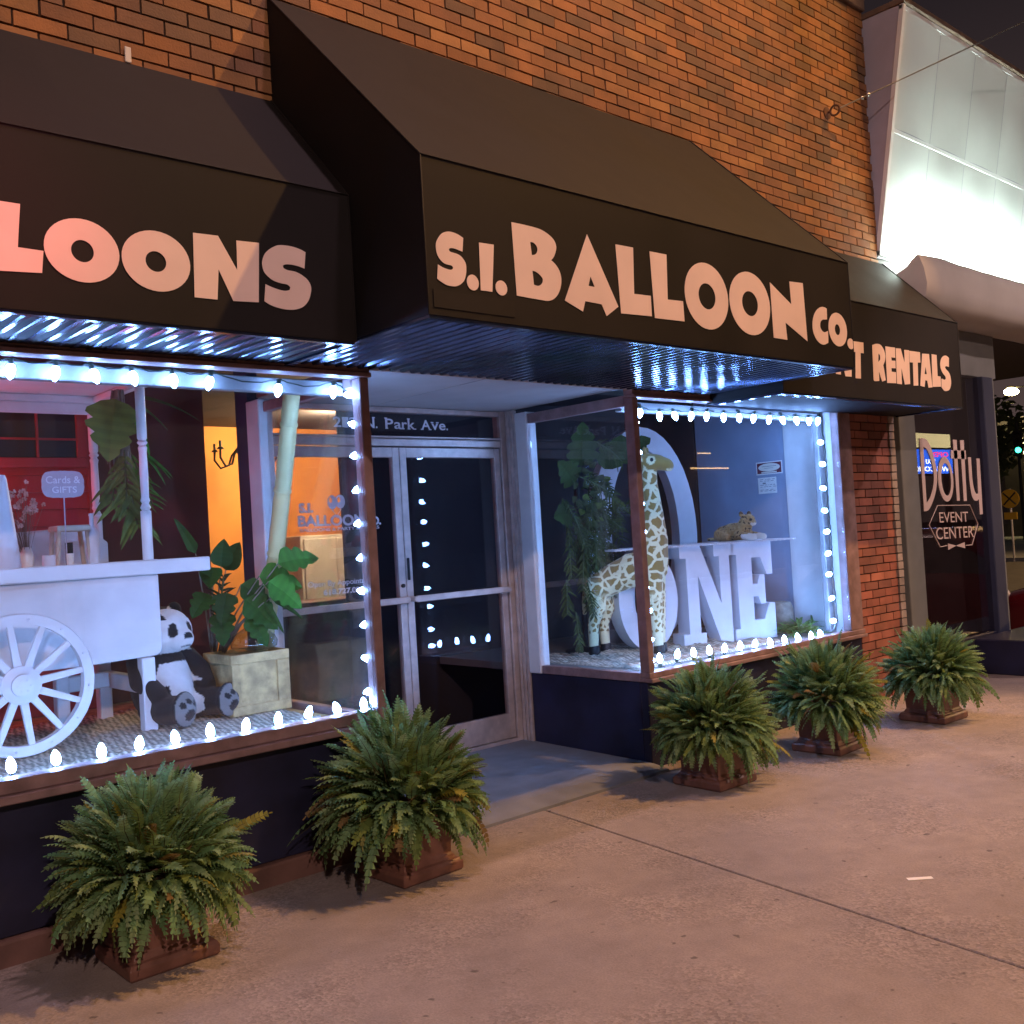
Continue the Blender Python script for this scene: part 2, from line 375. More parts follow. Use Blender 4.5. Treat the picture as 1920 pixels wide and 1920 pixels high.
def shape_mesh(name, shapes, mat, thick, place=None):
    """flat shapes with holes, cut from a sheet of real thickness; 2D (x, z) -> plane facing -y, front at y=0"""
    bm = bmesh.new()
    for o, holes in shapes:
        es = []
        for ring in [outline(o)]+[outline(h) for h in holes]:
            vs = [bm.verts.new((p.x, 0, p.y)) for p in ring]
            es += [bm.edges.new((vs[i], vs[(i+1) % len(vs)])) for i in range(len(vs))]
        bmesh.ops.triangle_fill(bm, use_beauty=True, use_dissolve=False, edges=es, normal=(0, -1, 0))
    fs = list(bm.faces)
    r = bmesh.ops.extrude_face_region(bm, geom=fs)
    for v in [g for g in r['geom'] if isinstance(g, bmesh.types.BMVert)]: v.co.y += thick
    bmesh.ops.recalc_face_normals(bm, faces=bm.faces)
    me = bpy.data.meshes.new(name); bm.to_mesh(me); bm.free(); me.materials.append(MATS[mat])
    if place is not None: me.transform(place)
    return me
def text_mesh(name, body, mat, x0, x1, z0, cap, y, slope=0., bold=0., thick=.002, space=1.):
    """lettering in Blender's own font fitted between x0 and x1 on a plane facing -y; returns a mesh"""
    cu = bpy.data.curves.new(name, 'FONT'); cu.body = body; cu.size = 1; cu.offset = bold; cu.space_character = space; cu.extrude = .0
    o = bpy.data.objects.new(name, cu); COL.objects.link(o)
    me = bpy.data.meshes.new_from_object(o.evaluated_get(bpy.context.evaluated_depsgraph_get()))
    bpy.data.objects.remove(o); bpy.data.curves.remove(cu)
    xs = [v.co.x for v in me.vertices]; a, b = min(xs), max(xs); H = .73
    for v in me.vertices:
        x = x0+(v.co.x-a)/(b-a)*(x1-x0); z = z0+v.co.y/H*cap+(x-x0)*slope; v.co = (x, y, z)
    bm = bmesh.new(); bm.from_mesh(me); bmesh.ops.remove_doubles(bm, verts=bm.verts, dist=1e-6)
    r = bmesh.ops.extrude_face_region(bm, geom=list(bm.faces))
    for v in [g for g in r['geom'] if isinstance(g, bmesh.types.BMVert)]: v.co.y += thick
    bmesh.ops.recalc_face_normals(bm, faces=bm.faces); bm.to_mesh(me); bm.free()
    me.materials.clear(); me.materials.append(MATS[mat])
    return me
def merge(name, meshes, mats):
    mb = MB()
    for me in meshes:
        mb.add([v.co for v in me.vertices], [list(p.vertices) for p in me.polygons]); bpy.data.meshes.remove(me)
    return mb.mesh(name, mats)
def organic(name, parts, mat, voxel=.01, col=None, relax=4):
    """overlapping ellipsoids and tapered limbs fused into one continuous skin; col(co) gives the fur colour"""
    mb = MB()
    for p in parts:
        if p[0] == 'e': mb.ell(p[1], p[2], p[3].to_matrix() if len(p) > 3 else None, 18, 12)
        else:
            pts, rr = p[1], p[2]; mb.tube(pts, rr, 12)
            for q, r in zip(pts, rr): mb.ell(q, (r, r, r), None, 12, 8)
    me = bpy.data.meshes.new(name); me.from_pydata(mb.v, [], mb.f)
    o = bpy.data.objects.new(name, me); COL.objects.link(o)
    md = o.modifiers.new('r', 'REMESH'); md.mode = 'VOXEL'; md.voxel_size = voxel
    m2 = bpy.data.meshes.new_from_object(o.evaluated_get(bpy.context.evaluated_depsgraph_get()))
    bpy.data.objects.remove(o); bpy.data.meshes.remove(me)
    bm = bmesh.new(); bm.from_mesh(m2)
    for _ in range(relax): bmesh.ops.smooth_vert(bm, verts=bm.verts, factor=.5, use_axis_x=True, use_axis_y=True, use_axis_z=True)
    bm.to_mesh(m2); bm.free()
    m2.polygons.foreach_set('use_smooth', [True]*len(m2.polygons))
    if col:
        ca = m2.color_attributes.new('col', 'FLOAT_COLOR', 'POINT'); buf = []
        for v in m2.vertices: buf += list((*col(v.co), 1))
        ca.data.foreach_set('color', buf)
    m2.materials.clear(); m2.materials.append(MATS[mat]); m2.name = name
    return m2
def copy_tree(o, parent=None):
    c = o.copy(); COL.objects.link(c); c.parent = parent
    for ch in [q for q in bpy.data.objects if q.parent == o]: copy_tree(ch, c)
    return c

# lettering traced on its own plane: (x, z) in metres; ['E',cx,cz,rx,rz] is an ellipse; [outline, holes]
TXT_MAIN=[[[[2.613,2.697],[2.588,2.707],[2.56,2.712],[2.535,2.711],[2.508,2.701],[2.488,2.682],[2.474,2.659],[2.471,2.638],[2.475,2.614],[2.487,2.595],[2.505,2.582],[2.527,2.578],[2.544,2.577],[2.552,2.571],[2.551,2.565],[2.539,2.559],[2.519,2.56],[2.498,2.564],[2.476,2.572],[2.468,2.515],[2.49,2.504],[2.513,2.496],[2.536,2.494],[2.56,2.496],[2.582,2.505],[2.602,2.521],[2.613,2.541],[2.619,2.566],[2.619,2.591],[2.61,2.608],[2.593,2.622],[2.574,2.628],[2.552,2.63],[2.539,2.633],[2.535,2.64],[2.543,2.646],[2.561,2.648],[2.583,2.645],[2.605,2.641]],[]],[["E",2.65,2.522,0.031,0.032],[]],[[[2.695,2.691],[2.775,2.694],[2.752,2.496],[2.69,2.495]],[]],[["E",2.803,2.518,0.032,0.031],[]],[[[2.881,2.805],[2.955,2.805],[3.022,2.803],[3.063,2.797],[3.099,2.784],[3.126,2.766],[3.138,2.742],[3.134,2.718],[3.12,2.692],[3.102,2.674],[3.122,2.663],[3.144,2.642],[3.155,2.618],[3.157,2.591],[3.149,2.559],[3.132,2.53],[3.109,2.509],[3.084,2.497],[3.061,2.493],[3.033,2.493],[2.96,2.494],[2.887,2.496]],[[[2.983,2.736],[3.003,2.736],[3.018,2.726],[3.024,2.712],[3.019,2.696],[3.006,2.685],[2.988,2.681]],[[2.986,2.614],[3.006,2.612],[3.028,2.602],[3.043,2.589],[3.044,2.575],[3.034,2.561],[3.015,2.552],[2.99,2.554]]]],[[[3.339,2.824],[3.52,2.516],[3.436,2.464],[3.408,2.515],[3.301,2.518],[3.282,2.469],[3.172,2.507]],[[[3.345,2.635],[3.369,2.589],[3.328,2.59]]]],[[[3.526,2.806],[3.649,2.809],[3.636,2.589],[3.755,2.593],[3.755,2.495],[3.536,2.487]],[]],[[[3.767,2.808],[3.893,2.81],[3.881,2.589],[3.999,2.594],[4.001,2.494],[3.776,2.489]],[]],[["E",4.195,2.641,0.178,0.169],[["E",4.196,2.64,0.069,0.066]]],[["E",4.567,2.644,0.183,0.168],[["E",4.566,2.643,0.071,0.066]]],[[[4.764,2.781],[4.961,2.681],[4.956,2.809],[5.091,2.816],[5.101,2.487],[4.891,2.573],[4.898,2.478],[4.767,2.479]],[]],[[[5.329,2.695],[5.301,2.702],[5.263,2.698],[5.224,2.68],[5.191,2.65],[5.17,2.612],[5.164,2.571],[5.173,2.536],[5.198,2.505],[5.233,2.486],[5.274,2.482],[5.313,2.494],[5.322,2.504],[5.326,2.566],[5.287,2.555],[5.259,2.564],[5.245,2.585],[5.252,2.611],[5.275,2.626],[5.309,2.631],[5.324,2.633]],[]],[["E",5.437,2.584,0.102,0.099],[["E",5.432,2.583,0.029,0.032]]],[["E",5.572,2.511,0.037,0.032],[]]]
TXT_LEFT=[[[[0.99,2.711],[1.093,2.712],[1.079,2.563],[1.161,2.562],[1.153,2.485],[0.979,2.473]],[]],[["E",1.292,2.582,0.129,0.112],[["E",1.292,2.58,0.039,0.039]]],[["E",1.558,2.581,0.129,0.112],[["E",1.555,2.579,0.039,0.038]]],[[[1.705,2.709],[1.806,2.713],[1.879,2.589],[1.882,2.706],[1.979,2.711],[1.964,2.473],[1.856,2.466],[1.801,2.583],[1.79,2.464],[1.698,2.463]],[]],[[[2.188,2.703],[2.166,2.711],[2.134,2.717],[2.094,2.718],[2.061,2.713],[2.029,2.696],[2.004,2.673],[1.991,2.647],[1.988,2.625],[1.995,2.598],[2.014,2.579],[2.037,2.567],[2.068,2.561],[2.096,2.559],[2.109,2.55],[2.105,2.538],[2.082,2.532],[2.05,2.535],[2.019,2.542],[1.998,2.549],[1.989,2.48],[2.015,2.468],[2.05,2.46],[2.09,2.457],[2.13,2.462],[2.164,2.477],[2.188,2.502],[2.201,2.532],[2.205,2.562],[2.194,2.586],[2.168,2.605],[2.136,2.616],[2.1,2.618],[2.082,2.624],[2.08,2.634],[2.095,2.641],[2.121,2.643],[2.15,2.641],[2.179,2.635]],[]]]
TXT_RENT=[[[[6.278,2.699],[6.355,2.696],[6.391,2.575],[6.398,2.695],[6.482,2.696],[6.454,2.445],[6.374,2.443],[6.322,2.579],[6.315,2.451],[6.251,2.452]],[]],[[[6.459,2.695],[6.644,2.697],[6.64,2.62],[6.597,2.62],[6.578,2.439],[6.506,2.438],[6.528,2.622],[6.45,2.622]],[]],[[[6.767,2.69],[6.826,2.703],[6.882,2.701],[6.926,2.672],[6.945,2.629],[6.934,2.59],[6.905,2.554],[6.918,2.502],[6.926,2.447],[6.875,2.435],[6.856,2.469],[6.837,2.507],[6.832,2.437],[6.766,2.432],[6.753,2.444]],[[[6.848,2.637],[6.867,2.624],[6.866,2.595],[6.836,2.571]]]],[[[6.954,2.695],[7.096,2.697],[7.09,2.621],[7.031,2.621],[7.033,2.597],[7.09,2.6],[7.085,2.544],[7.023,2.542],[7.021,2.516],[7.086,2.515],[7.079,2.434],[6.946,2.429]],[]],[[[7.107,2.693],[7.181,2.696],[7.227,2.596],[7.236,2.691],[7.308,2.694],[7.29,2.44],[7.209,2.432],[7.171,2.552],[7.164,2.431],[7.091,2.432]],[]],[[[7.313,2.69],[7.48,2.692],[7.477,2.613],[7.433,2.61],[7.417,2.435],[7.345,2.431],[7.357,2.605],[7.307,2.604]],[]],[[[7.514,2.684],[7.625,2.689],[7.645,2.434],[7.581,2.428],[7.567,2.481],[7.535,2.482],[7.517,2.43],[7.449,2.436]],[[[7.554,2.587],[7.569,2.53],[7.531,2.529]]]],[[[7.669,2.692],[7.752,2.691],[7.744,2.527],[7.794,2.525],[7.792,2.447],[7.649,2.437]],[]],[[[7.96,2.683],[7.917,2.697],[7.87,2.692],[7.827,2.668],[7.804,2.63],[7.809,2.589],[7.838,2.554],[7.875,2.533],[7.883,2.515],[7.859,2.504],[7.815,2.511],[7.803,2.5],[7.8,2.442],[7.84,2.418],[7.886,2.418],[7.934,2.433],[7.966,2.477],[7.966,2.53],[7.942,2.566],[7.9,2.587],[7.879,2.601],[7.898,2.614],[7.949,2.611]],[]]]
TXT_DOTTY=[[[[8.605,2.126],[8.705,2.125],[8.78,2.081],[8.836,1.998],[8.876,1.895],[8.89,1.805],[8.87,1.715],[8.822,1.625],[8.756,1.55],[8.68,1.495],[8.598,1.487]],[[[8.668,2.054],[8.731,2.029],[8.788,1.953],[8.822,1.857],[8.822,1.767],[8.789,1.684],[8.723,1.602],[8.656,1.559],[8.659,1.768]]]],[[[9.249,2.125],[9.325,2.124],[9.304,1.563],[9.246,1.564]],[]],[[[9.395,2.121],[9.471,2.124],[9.449,1.56],[9.388,1.558]],[]],[[[9.193,2.028],[9.496,2.028],[9.494,1.947],[9.189,1.952]],[]],[[[9.537,1.967],[9.601,1.966],[9.596,1.787],[9.616,1.672],[9.654,1.62],[9.701,1.623],[9.707,1.759],[9.715,1.955],[9.783,1.955],[9.771,1.426],[9.708,1.424],[9.708,1.571],[9.659,1.555],[9.599,1.567],[9.555,1.625],[9.536,1.747]],[]],[[[9.008,1.186],[9.168,1.157],[9.006,1.128]],[]],[[[9.344,1.181],[9.347,1.124],[9.168,1.157]],[]],[["E",9.053,1.764,0.148,0.203],[["E",9.062,1.762,0.095,0.147]]]]
HEXA=[[8.856,1.162],[8.674,1.365],[8.859,1.531],[9.507,1.518],[9.648,1.338],[9.494,1.148]]
EV=[[8.875,1.38],[9.453,1.365],[8.89,1.482]]
CE=[[8.791,1.236],[9.544,1.22],[8.807,1.344]]
BULBS={"Ltop":[[1.227,2.258],[1.396,2.26],[1.555,2.259],[1.716,2.259],[1.892,2.258],[2.057,2.257],[2.4,2.241],[2.703,2.249]],"Lside":[[2.795,2.242],[2.813,2.094],[2.812,1.938],[2.813,1.768],[2.812,1.601],[2.816,1.431],[2.808,1.266],[2.815,1.099],[2.811,0.933],[2.812,0.768]],"Lbot":[[2.777,0.713],[2.621,0.716],[2.469,0.72],[2.309,0.717],[2.146,0.715],[1.975,0.721],[1.815,0.719],[1.66,0.722],[1.504,0.72],[1.325,0.726],[1.159,0.729]],"Rtop":[[4.983,2.224],[5.177,2.21],[5.336,2.219],[5.506,2.221],[5.677,2.226],[5.87,2.225],[6.053,2.227],[6.228,2.229],[6.422,2.227],[6.603,2.229],[6.789,2.231],[6.959,2.232],[7.085,2.235]],"Rleft":[[4.936,2.164],[4.944,1.977],[4.932,1.804],[4.938,1.644],[4.941,1.464],[4.93,1.295],[4.933,1.112],[4.95,0.964],[4.948,0.78],[4.945,0.648]],"Rbot":[[5.025,0.655],[5.205,0.66],[5.372,0.65],[5.541,0.644],[5.713,0.638],[5.891,0.632],[6.068,0.626],[6.252,0.616],[6.435,0.614],[6.611,0.61],[6.791,0.602],[6.918,0.604]],"Rright":[[7.1,2.073],[7.109,1.903],[7.094,1.716],[7.095,1.541],[7.105,1.375],[7.104,1.205],[7.095,1.044],[7.11,0.856],[7.112,0.682]]}

# ================================================================== GROUND
def ground():
    # sidewalk slabs with open control joints (the joint lines run as in the photo), on a dark bed
    J = [(3.77, -.13), (3.391, -2.773), (3.05, -5.1)]
    mb = MB()
    def slab(poly, z0=-.12, z1=0):
        n = len(poly); mb.add([(x, y, z0) for x, y in poly]+[(x, y, z1) for x, y in poly],
                              [tuple(range(n, 2*n))]+[(i, (i+1) % n, n+(i+1) % n, n+i) for i in range(n)])
    g = .005
    slab([(-12, .0), (-12, -5.1), (J[2][0]-g, J[2][1]), (J[1][0]-g, J[1][1]), (J[0][0]-g, J[0][1]), (2.82, -.13), (2.82, .0)])
    slab([(J[0][0]+g, J[0][1]), (J[1][0]+g, J[1][1]), (J[2][0]+g, J[2][1]), (11.2, -5.1), (11.2, .0), (4.84, 0), (4.84, -.13)])
    slab([(10.25, .006), (11.2, .006), (11.2, 14), (10.25, 14)])
    structure(mb.obj('sidewalk', 'sidewalk', bevel=.004))
    structure(MB().box(-12, 11.2, -5.1, 14, -.3, -.125).obj('ground', 'soil'))
    structure(MB().box(-120, 120, -13, -5.25, -.32, -.13).box(11.4, 30, -5.25, 60, -.32, -.131).obj('road', 'asphalt'))
    structure(MB().box(-12, 11.36, -5.246, -5.105, -.3, -.004).box(11.205, 11.36, -5.1, 14, -.3, -.004).obj('kerb', 'recess_concrete', bevel=.015))
    structure(MB().box(-120, 120, -60, -13.01, -.32, .0).box(30.01, 120, -5, 120, -.32, -.02).obj('far_pavement', 'recess_concrete'))
    # entrance slab: a ramped apron, light lip, bluish grey floor
    mb = MB(); x0, x1 = 2.86, 4.83
    mb.add([(x0, -.123, -.02), (x1, -.123, -.02), (x0, -.123, .012), (x1, -.123, .012), (x0, .02, .035), (x1, .02, .035), (x0, 1.26, .055), (x1, 1.26, .055)],
           [(0, 1, 3, 2), (2, 3, 5, 4), (4, 5, 7, 6)])
    structure(mb.obj('path', 'recess_concrete'))
ground()
o = MB().box(-.052, .052, -.014, .014, .001, .003).obj('paper_slip', 'paper', loc=(3.963, -2.142, 0)); o.rotation_euler.z = R(-41)
tag(o, 'small white slip of paper lying alone on the sidewalk', 'paper')

# ================================================================== THE STORE
store = thing('store_building', 'orange brick storefront with navy base panels and two lit display windows', 'building')
def bricks(x0, x1, z0, z1, y, pal, seed, half=True, depth=.1, mb=None):
    r = random.Random(seed); mb = mb or MB(); bl, bh, j = .203, .0585, .0095; row = 0; z = z0
    while z < z1-.02:
        x = x0-(bl+j)*(.5 if row % 2 else 0)+r.uniform(-.006, .006)
        while x < x1-.01:
            a, b = max(x, x0), min(x+bl+r.uniform(-.003, .003), x1)
            if b-a > .02:
                c = r.choice(pal); k = r.uniform(.8, 1.18); c = tuple(q*k for q in c); dy = r.uniform(-.0025, .0025); t = r.uniform(-.0012, .0012)
                mb.add([(a, y+dy, z+t), (b, y+dy, z-t), (b, y+dy, z+bh-t), (a, y+dy, z+bh+t), (a+.003, y+depth, z), (b-.003, y+depth, z), (b-.003, y+depth, z+bh), (a+.003, y+depth, z+bh)],
                       [(0, 1, 2, 3), (1, 5, 6, 2), (4, 0, 3, 7), (3, 2, 6, 7), (4, 5, 1, 0)], 0, c)
            x += bl+j
        z += bh+j; row += 1
    return mb
PAL = [(0.258, 0.113, 0.041), (0.28, 0.121, 0.041), (0.24, 0.109, 0.046), (0.299, 0.145, 0.05), (0.258, 0.121, 0.046), (0.182, 0.092, 0.046), (0.155, 0.088, 0.046), (0.271, 0.116, 0.039), (0.219, 0.097, 0.041)]
PALR = [(.33, .11, .075), (.29, .1, .07), (.36, .13, .085), (.25, .095, .07)]
mb = bricks(-1.8, 8.1, 3.43, 5.72, 0, PAL, 3)
mb.obj('upper_wall', 'brick', store)
MB().box(-1.8, 8.1, .013, .3, 3.42, 5.73).box(7.42, 8.14, .013, .3, -.05, 2.38).obj('mortar_bed', 'mortar', store)
MB().box(-1.8, 8.1, -.035, .33, 5.735, 5.97).box(-1.8, 8.1, -.055, .35, 5.97, 6.03).obj('coping', 'coping', store, bevel=.01)
MB().box(-1.8, 8.13, .02, .3, 2.375, 3.415).obj('lintel', 'dark_metal', store)
bricks(7.42, 8.06, 0, 2.37, 0, PALR, 9).obj('brick_pier', 'brick', store)
bricks(8.062, 8.145, 0, 2.37, -.012, [(.4, .33, .29), (.36, .29, .26)], 12).obj('pier_edge', 'brick', store)
# base panels under the windows
MB().box(-1.8, 2.84, 0, .06, .10, .6).box(2.79, 2.84, .062, 1.2, .03, .6).obj('base_panel', 'navy_paint', store, bevel=.004)
MB().box(4.825, 7.415, 0, .06, -.01, .528).box(4.825, 4.87, .062, 1.06, .03, .528).obj('base_panel', 'navy_paint', store, bevel=.004)
MB().box(-1.8, 2.845, -.03, .055, -.02, .098).obj('base_kerb', 'kerb_paint', store, bevel=.012, seg=2)
# window frames
def frame_left():
    mb = MB()
    mb.box(-1.8, 2.856, -.062, .05, .602, .636).box(-1.8, 2.856, -.036, .05, .6365, .69)
    mb.box(2.8, 2.852, -.03, .045, .6905, 2.3145)
    mb.box(-1.8, 2.86, -.05, .045, 2.315, 2.338).box(-1.8, 2.86, -.035, .045, 2.3385, 2.372)
    mb.box(2.8, 2.852, .0505, .95, .602, .66).box(2.8, 2.852, .0455, .95, 2.272, 2.33)
    mb.obj('window_frame', 'brown_metal', store, bevel=.004)
    MB().box(-1.8, 2.797, .115, .17, 2.243, 2.313).obj('window_head', 'head_paint', store, bevel=.004)
    MB().box(2.772, 2.86, .952, 1.1, .602, 2.345).obj('white_post', 'white_trim', store, bevel=.006)
    MB().box(2.785, 2.855, 1.102, 1.25, .0, 2.6).obj('wall_stub', 'navy_post', store)
def frame_right():
    mb = MB()
    mb.box(4.815, 7.43, -.05, .05, .53, .556).box(4.815, 7.43, -.032, .05, .5565, .592)
    mb.box(4.815, 4.865, -.03, .045, .5925, 2.3095)
    mb.box(7.24, 7.425, -.02, .05, .5925, 2.3095)
    mb.box(4.815, 7.43, -.045, .045, 2.31, 2.33).box(4.815, 7.43, -.03, .045, 2.3305, 2.372)
    mb.box(4.815, 4.865, .0505, .94, .53, .586).box(4.815, 4.865, .0455, .94, 2.262, 2.33)
    mb.obj('window_frame', 'brown_metal', store, bevel=.004)
    MB().box(4.868, 7.238, .115, .17, 2.243, 2.308).box(7.16, 7.238, .115, .16, .592, 2.2425).obj('window_head', 'head_paint', store, bevel=.004)
    MB().box(4.805, 4.9, .942, 1.06, .53, 2.345).obj('white_post', 'white_trim', store, bevel=.006)
frame_left(); frame_right()
MB().box(-1.8, 2.799, -.003, .003, .69, 2.314).obj('window_pane', 'glass', store)
MB().box(2.823, 2.829, .046, .951, .66, 2.272).obj('window_pane', 'glass', store)
MB().box(4.866, 7.239, -.003, .003, .592, 2.309).obj('window_pane', 'glass', store)
MB().box(4.837, 4.843, .046, .941, .586, 2.262).obj('window_pane', 'glass', store)
# recess: ceiling, fluted aluminium jambs, door frame, transom
MB().box(2.845, 3.7, -.02, 1.2, 2.374, 2.4).box(3.708, 4.83, -.02, 1.2, 2.374, 2.4).box(2.86, 4.815, -.034, -.021, 2.352, 2.4).obj('entry_ceiling', 'soffit_paint', store, bevel=.003)
mb = MB()
for xa, xb in ((2.862, 2.905), (4.765, 4.83)):
    mb.box(xa, xb, 1.17, 1.25, .05, 2.372)
for k in range(3):
    mb.box(4.81, 4.832, 1.066+k*.036, 1.094+k*.036, .04, 2.372); mb.box(2.858, 2.88, 1.105+k*.02, 1.12+k*.02, .04, 2.372)
mb.box(2.906, 4.764, 1.175, 1.245, 2.118, 2.165).box(2.906, 4.764, 1.165, 1.245, 2.17, 2.182).box(2.906, 4.764, 1.175, 1.245, 2.338, 2.371).box(2.906, 4.764, 1.165, 1.24, .05, .075)
mb.obj('door_frame', 'aluminium', store, bevel=.003)
tr = MB().box(2.906, 4.764, 1.2, 1.206, 2.183, 2.337).obj('transom', 'dark_glass', store)
def serif_text(name, body, x0, x1, z0, cap, y, mat):
    wid = {' ': .42, '.': .3, '1': .5, '2': .62, '8': .62, 'N': .86, 'P': .68, 'a': .6, 'r': .44, 'k': .64, 'A': .82, 'v': .62, 'e': .58}
    sc_ = (x1-x0)/sum(wid[c] for c in body); bars = {'N': [(.06, 0), (.06, 1), (.94, 1)], 'P': [(.15, 0), (.08, 1)], 'A': [(.06, 0), (.94, 0)], '1': [(.6, 0)], 'r': [(.2, 0)], 'k': [(.15, 0), (.12, 1), (.95, 0)], 'v': [(.1, .73), (.9, .73)], 'a': [(.95, 0)]}
    ms = []; x = x0
    for c in body:
        wv = wid[c]*sc_
        if c != ' ':
            a, b = x+wv*.06, x+wv*.94
            if c == '.': a, b = x+wv*.15, x+wv*.55
            ms.append(text_mesh('g', c, mat, a, b, z0, cap, y, bold=.012))
            for fx, fz in bars.get(c, []):
                q = MB().box(a+(b-a)*fx-.011, a+(b-a)*fx+.011, y, y+.002, z0+fz*cap-.0035, z0+fz*cap+.0035).mesh('b', mat); ms.append(q)
        x += wv
    return merge(name, ms, mat)
link('lettering', serif_text('lettering', '212 N. Park Ave.', 3.405, 4.325, 2.233, .066, 1.19, 'letter_white'), tr)
def door(x0, x1, hinge_left, lab):
    mb = MB()
    mb.box(x0, x0+.052, 1.185, 1.23, .08, 2.11).box(x1-.052, x1, 1.185, 1.23, .08, 2.11)
    mb.box(x0+.0525, x1-.0525, 1.186, 1.229, 2.045, 2.11).box(x0+.0525, x1-.0525, 1.186, 1.229, .08, .25)
    d = mb.obj('entry_door', 'aluminium', store, bevel=.003); d['label'] = lab
    MB().box(x0+.05, x1-.05, 1.204, 1.21, .25, 2.045).obj('pane', 'dark_glass', d)
    MB().box(x0+.03, x1-.03, 1.12, 1.138, 1.1, 1.142).box(x0+.015, x0+.04, 1.12, 1.184, 1.105, 1.137).box(x1-.04, x1-.015, 1.12, 1.184, 1.105, 1.137).obj('push_bar', 'aluminium', d, bevel=.004)
    return d
d1 = door(2.91, 3.887, True, 'left glazed door leaf with white shop lettering')
d2 = door(3.893, 4.76, False, 'right glazed door leaf without lettering')
MB().box(3.9, 3.918, 1.172, 1.184, 1.245, 1.39).obj('pull_handle', 'black', d2, bevel=.004)
MB().lathe([(.013, 0), (.013, .012), (.006, .014)], 14, mat=Matrix.Translation((3.858, 1.184, 1.212)) @ Matrix.Rotation(R(90), 4, 'X')).obj('lock', 'dark_metal', d1)
def door_lettering():
    y = 1.196; ms = []
    ms.append(text_mesh('t', 'S.I.', 'white_vinyl', 3.137, 3.235, 1.708, .056, y, bold=.05))
    ms.append(text_mesh('t', 'BALLOON', 'white_vinyl', 3.127, 3.6, 1.625, .066, y, bold=.03, slope=-.012))
    ms.append(text_mesh('t', 'CO.', 'white_vinyl', 3.615, 3.725, 1.617, .05, y, bold=.05))
    ms.append(text_mesh('t', 'BALLOONS & PARTY RENTALS', 'white_vinyl', 3.137, 3.71, 1.59, .02, y, bold=.02))
    ms.append(text_mesh('t', 'Open By Appointment', 'white_vinyl', 3.17, 3.668, 1.254, .034, y, bold=.012))
    ms.append(text_mesh('t', '618.727.0900', 'white_vinyl', 3.276, 3.6, 1.2, .033, y, bold=.03))
    me = merge('lettering', ms, 'white_vinyl'); link('lettering', me, d1)
    sh = []
    for cx, cz in ((3.372, 1.765), (3.43, 1.768)):
        sh.append([['E', cx, cz, .034, .043], [['E', cx-.011, cz+.012, .011, .018]]])
        sh.append([[(cx-.008, cz-.052), (cx, cz-.042), (cx+.008, cz-.052)], []])
    a = shape_mesh('balloon_emblem', sh, 'white_vinyl', .002, Matrix.Translation((0, y, 0)))
    link('balloon_emblem', a, d1)
    mb = MB(); mb.tube([(3.372, y, 1.714), (3.392, y, 1.69), (3.396, y, 1.665)], .002, 5).tube([(3.43, y, 1.714), (3.408, y, 1.69), (3.404, y, 1.665)], .002, 5)
    mb.obj('balloon_string', 'white_vinyl', d1)
door_lettering()
# inside: display floors, partitions, the room behind
MB().box(-1.8, 2.77, .065, 2.0, .58, .63).obj('display_floor', 'weathered_wood', store)
MB().box(4.9, 7.3, .065, 2.2, .52, .572).obj('display_floor', 'grey_trim', store)
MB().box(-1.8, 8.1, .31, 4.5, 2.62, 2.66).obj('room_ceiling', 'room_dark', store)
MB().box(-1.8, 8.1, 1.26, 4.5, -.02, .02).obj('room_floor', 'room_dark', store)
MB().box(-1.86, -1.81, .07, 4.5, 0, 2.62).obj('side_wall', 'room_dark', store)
MB().box(2.21, 2.95, 2.02, 2.06, 0, 2.62).obj('partition', 'red_brown', store)
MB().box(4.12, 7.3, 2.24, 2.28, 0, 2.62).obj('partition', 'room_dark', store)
MB().box(7.305, 7.4, .52, 1.42, .3, 2.62).box(7.305, 7.4, 1.44, 2.24, .3, 2.62, 1).box(7.3, 7.4, .055, .518, .3, 2.62, 2).obj('side_wall', ['room_blue', 'room_dark', 'white_trim'], store)
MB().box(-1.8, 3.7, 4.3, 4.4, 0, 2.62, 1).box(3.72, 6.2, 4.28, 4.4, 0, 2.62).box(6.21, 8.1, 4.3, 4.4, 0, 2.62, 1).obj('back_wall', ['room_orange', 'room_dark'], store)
MB().box(3.73, 6.19, 4.255, 4.279, .02, .14).obj('wall_moulding', 'cream', store)
# wall tag + rust stains seen on the brickwork
MB().box(1.724, 1.752, -.008, -.003, 3.6, 3.668).obj('wall_bracket', 'canopy_metal', store, bevel=.003)

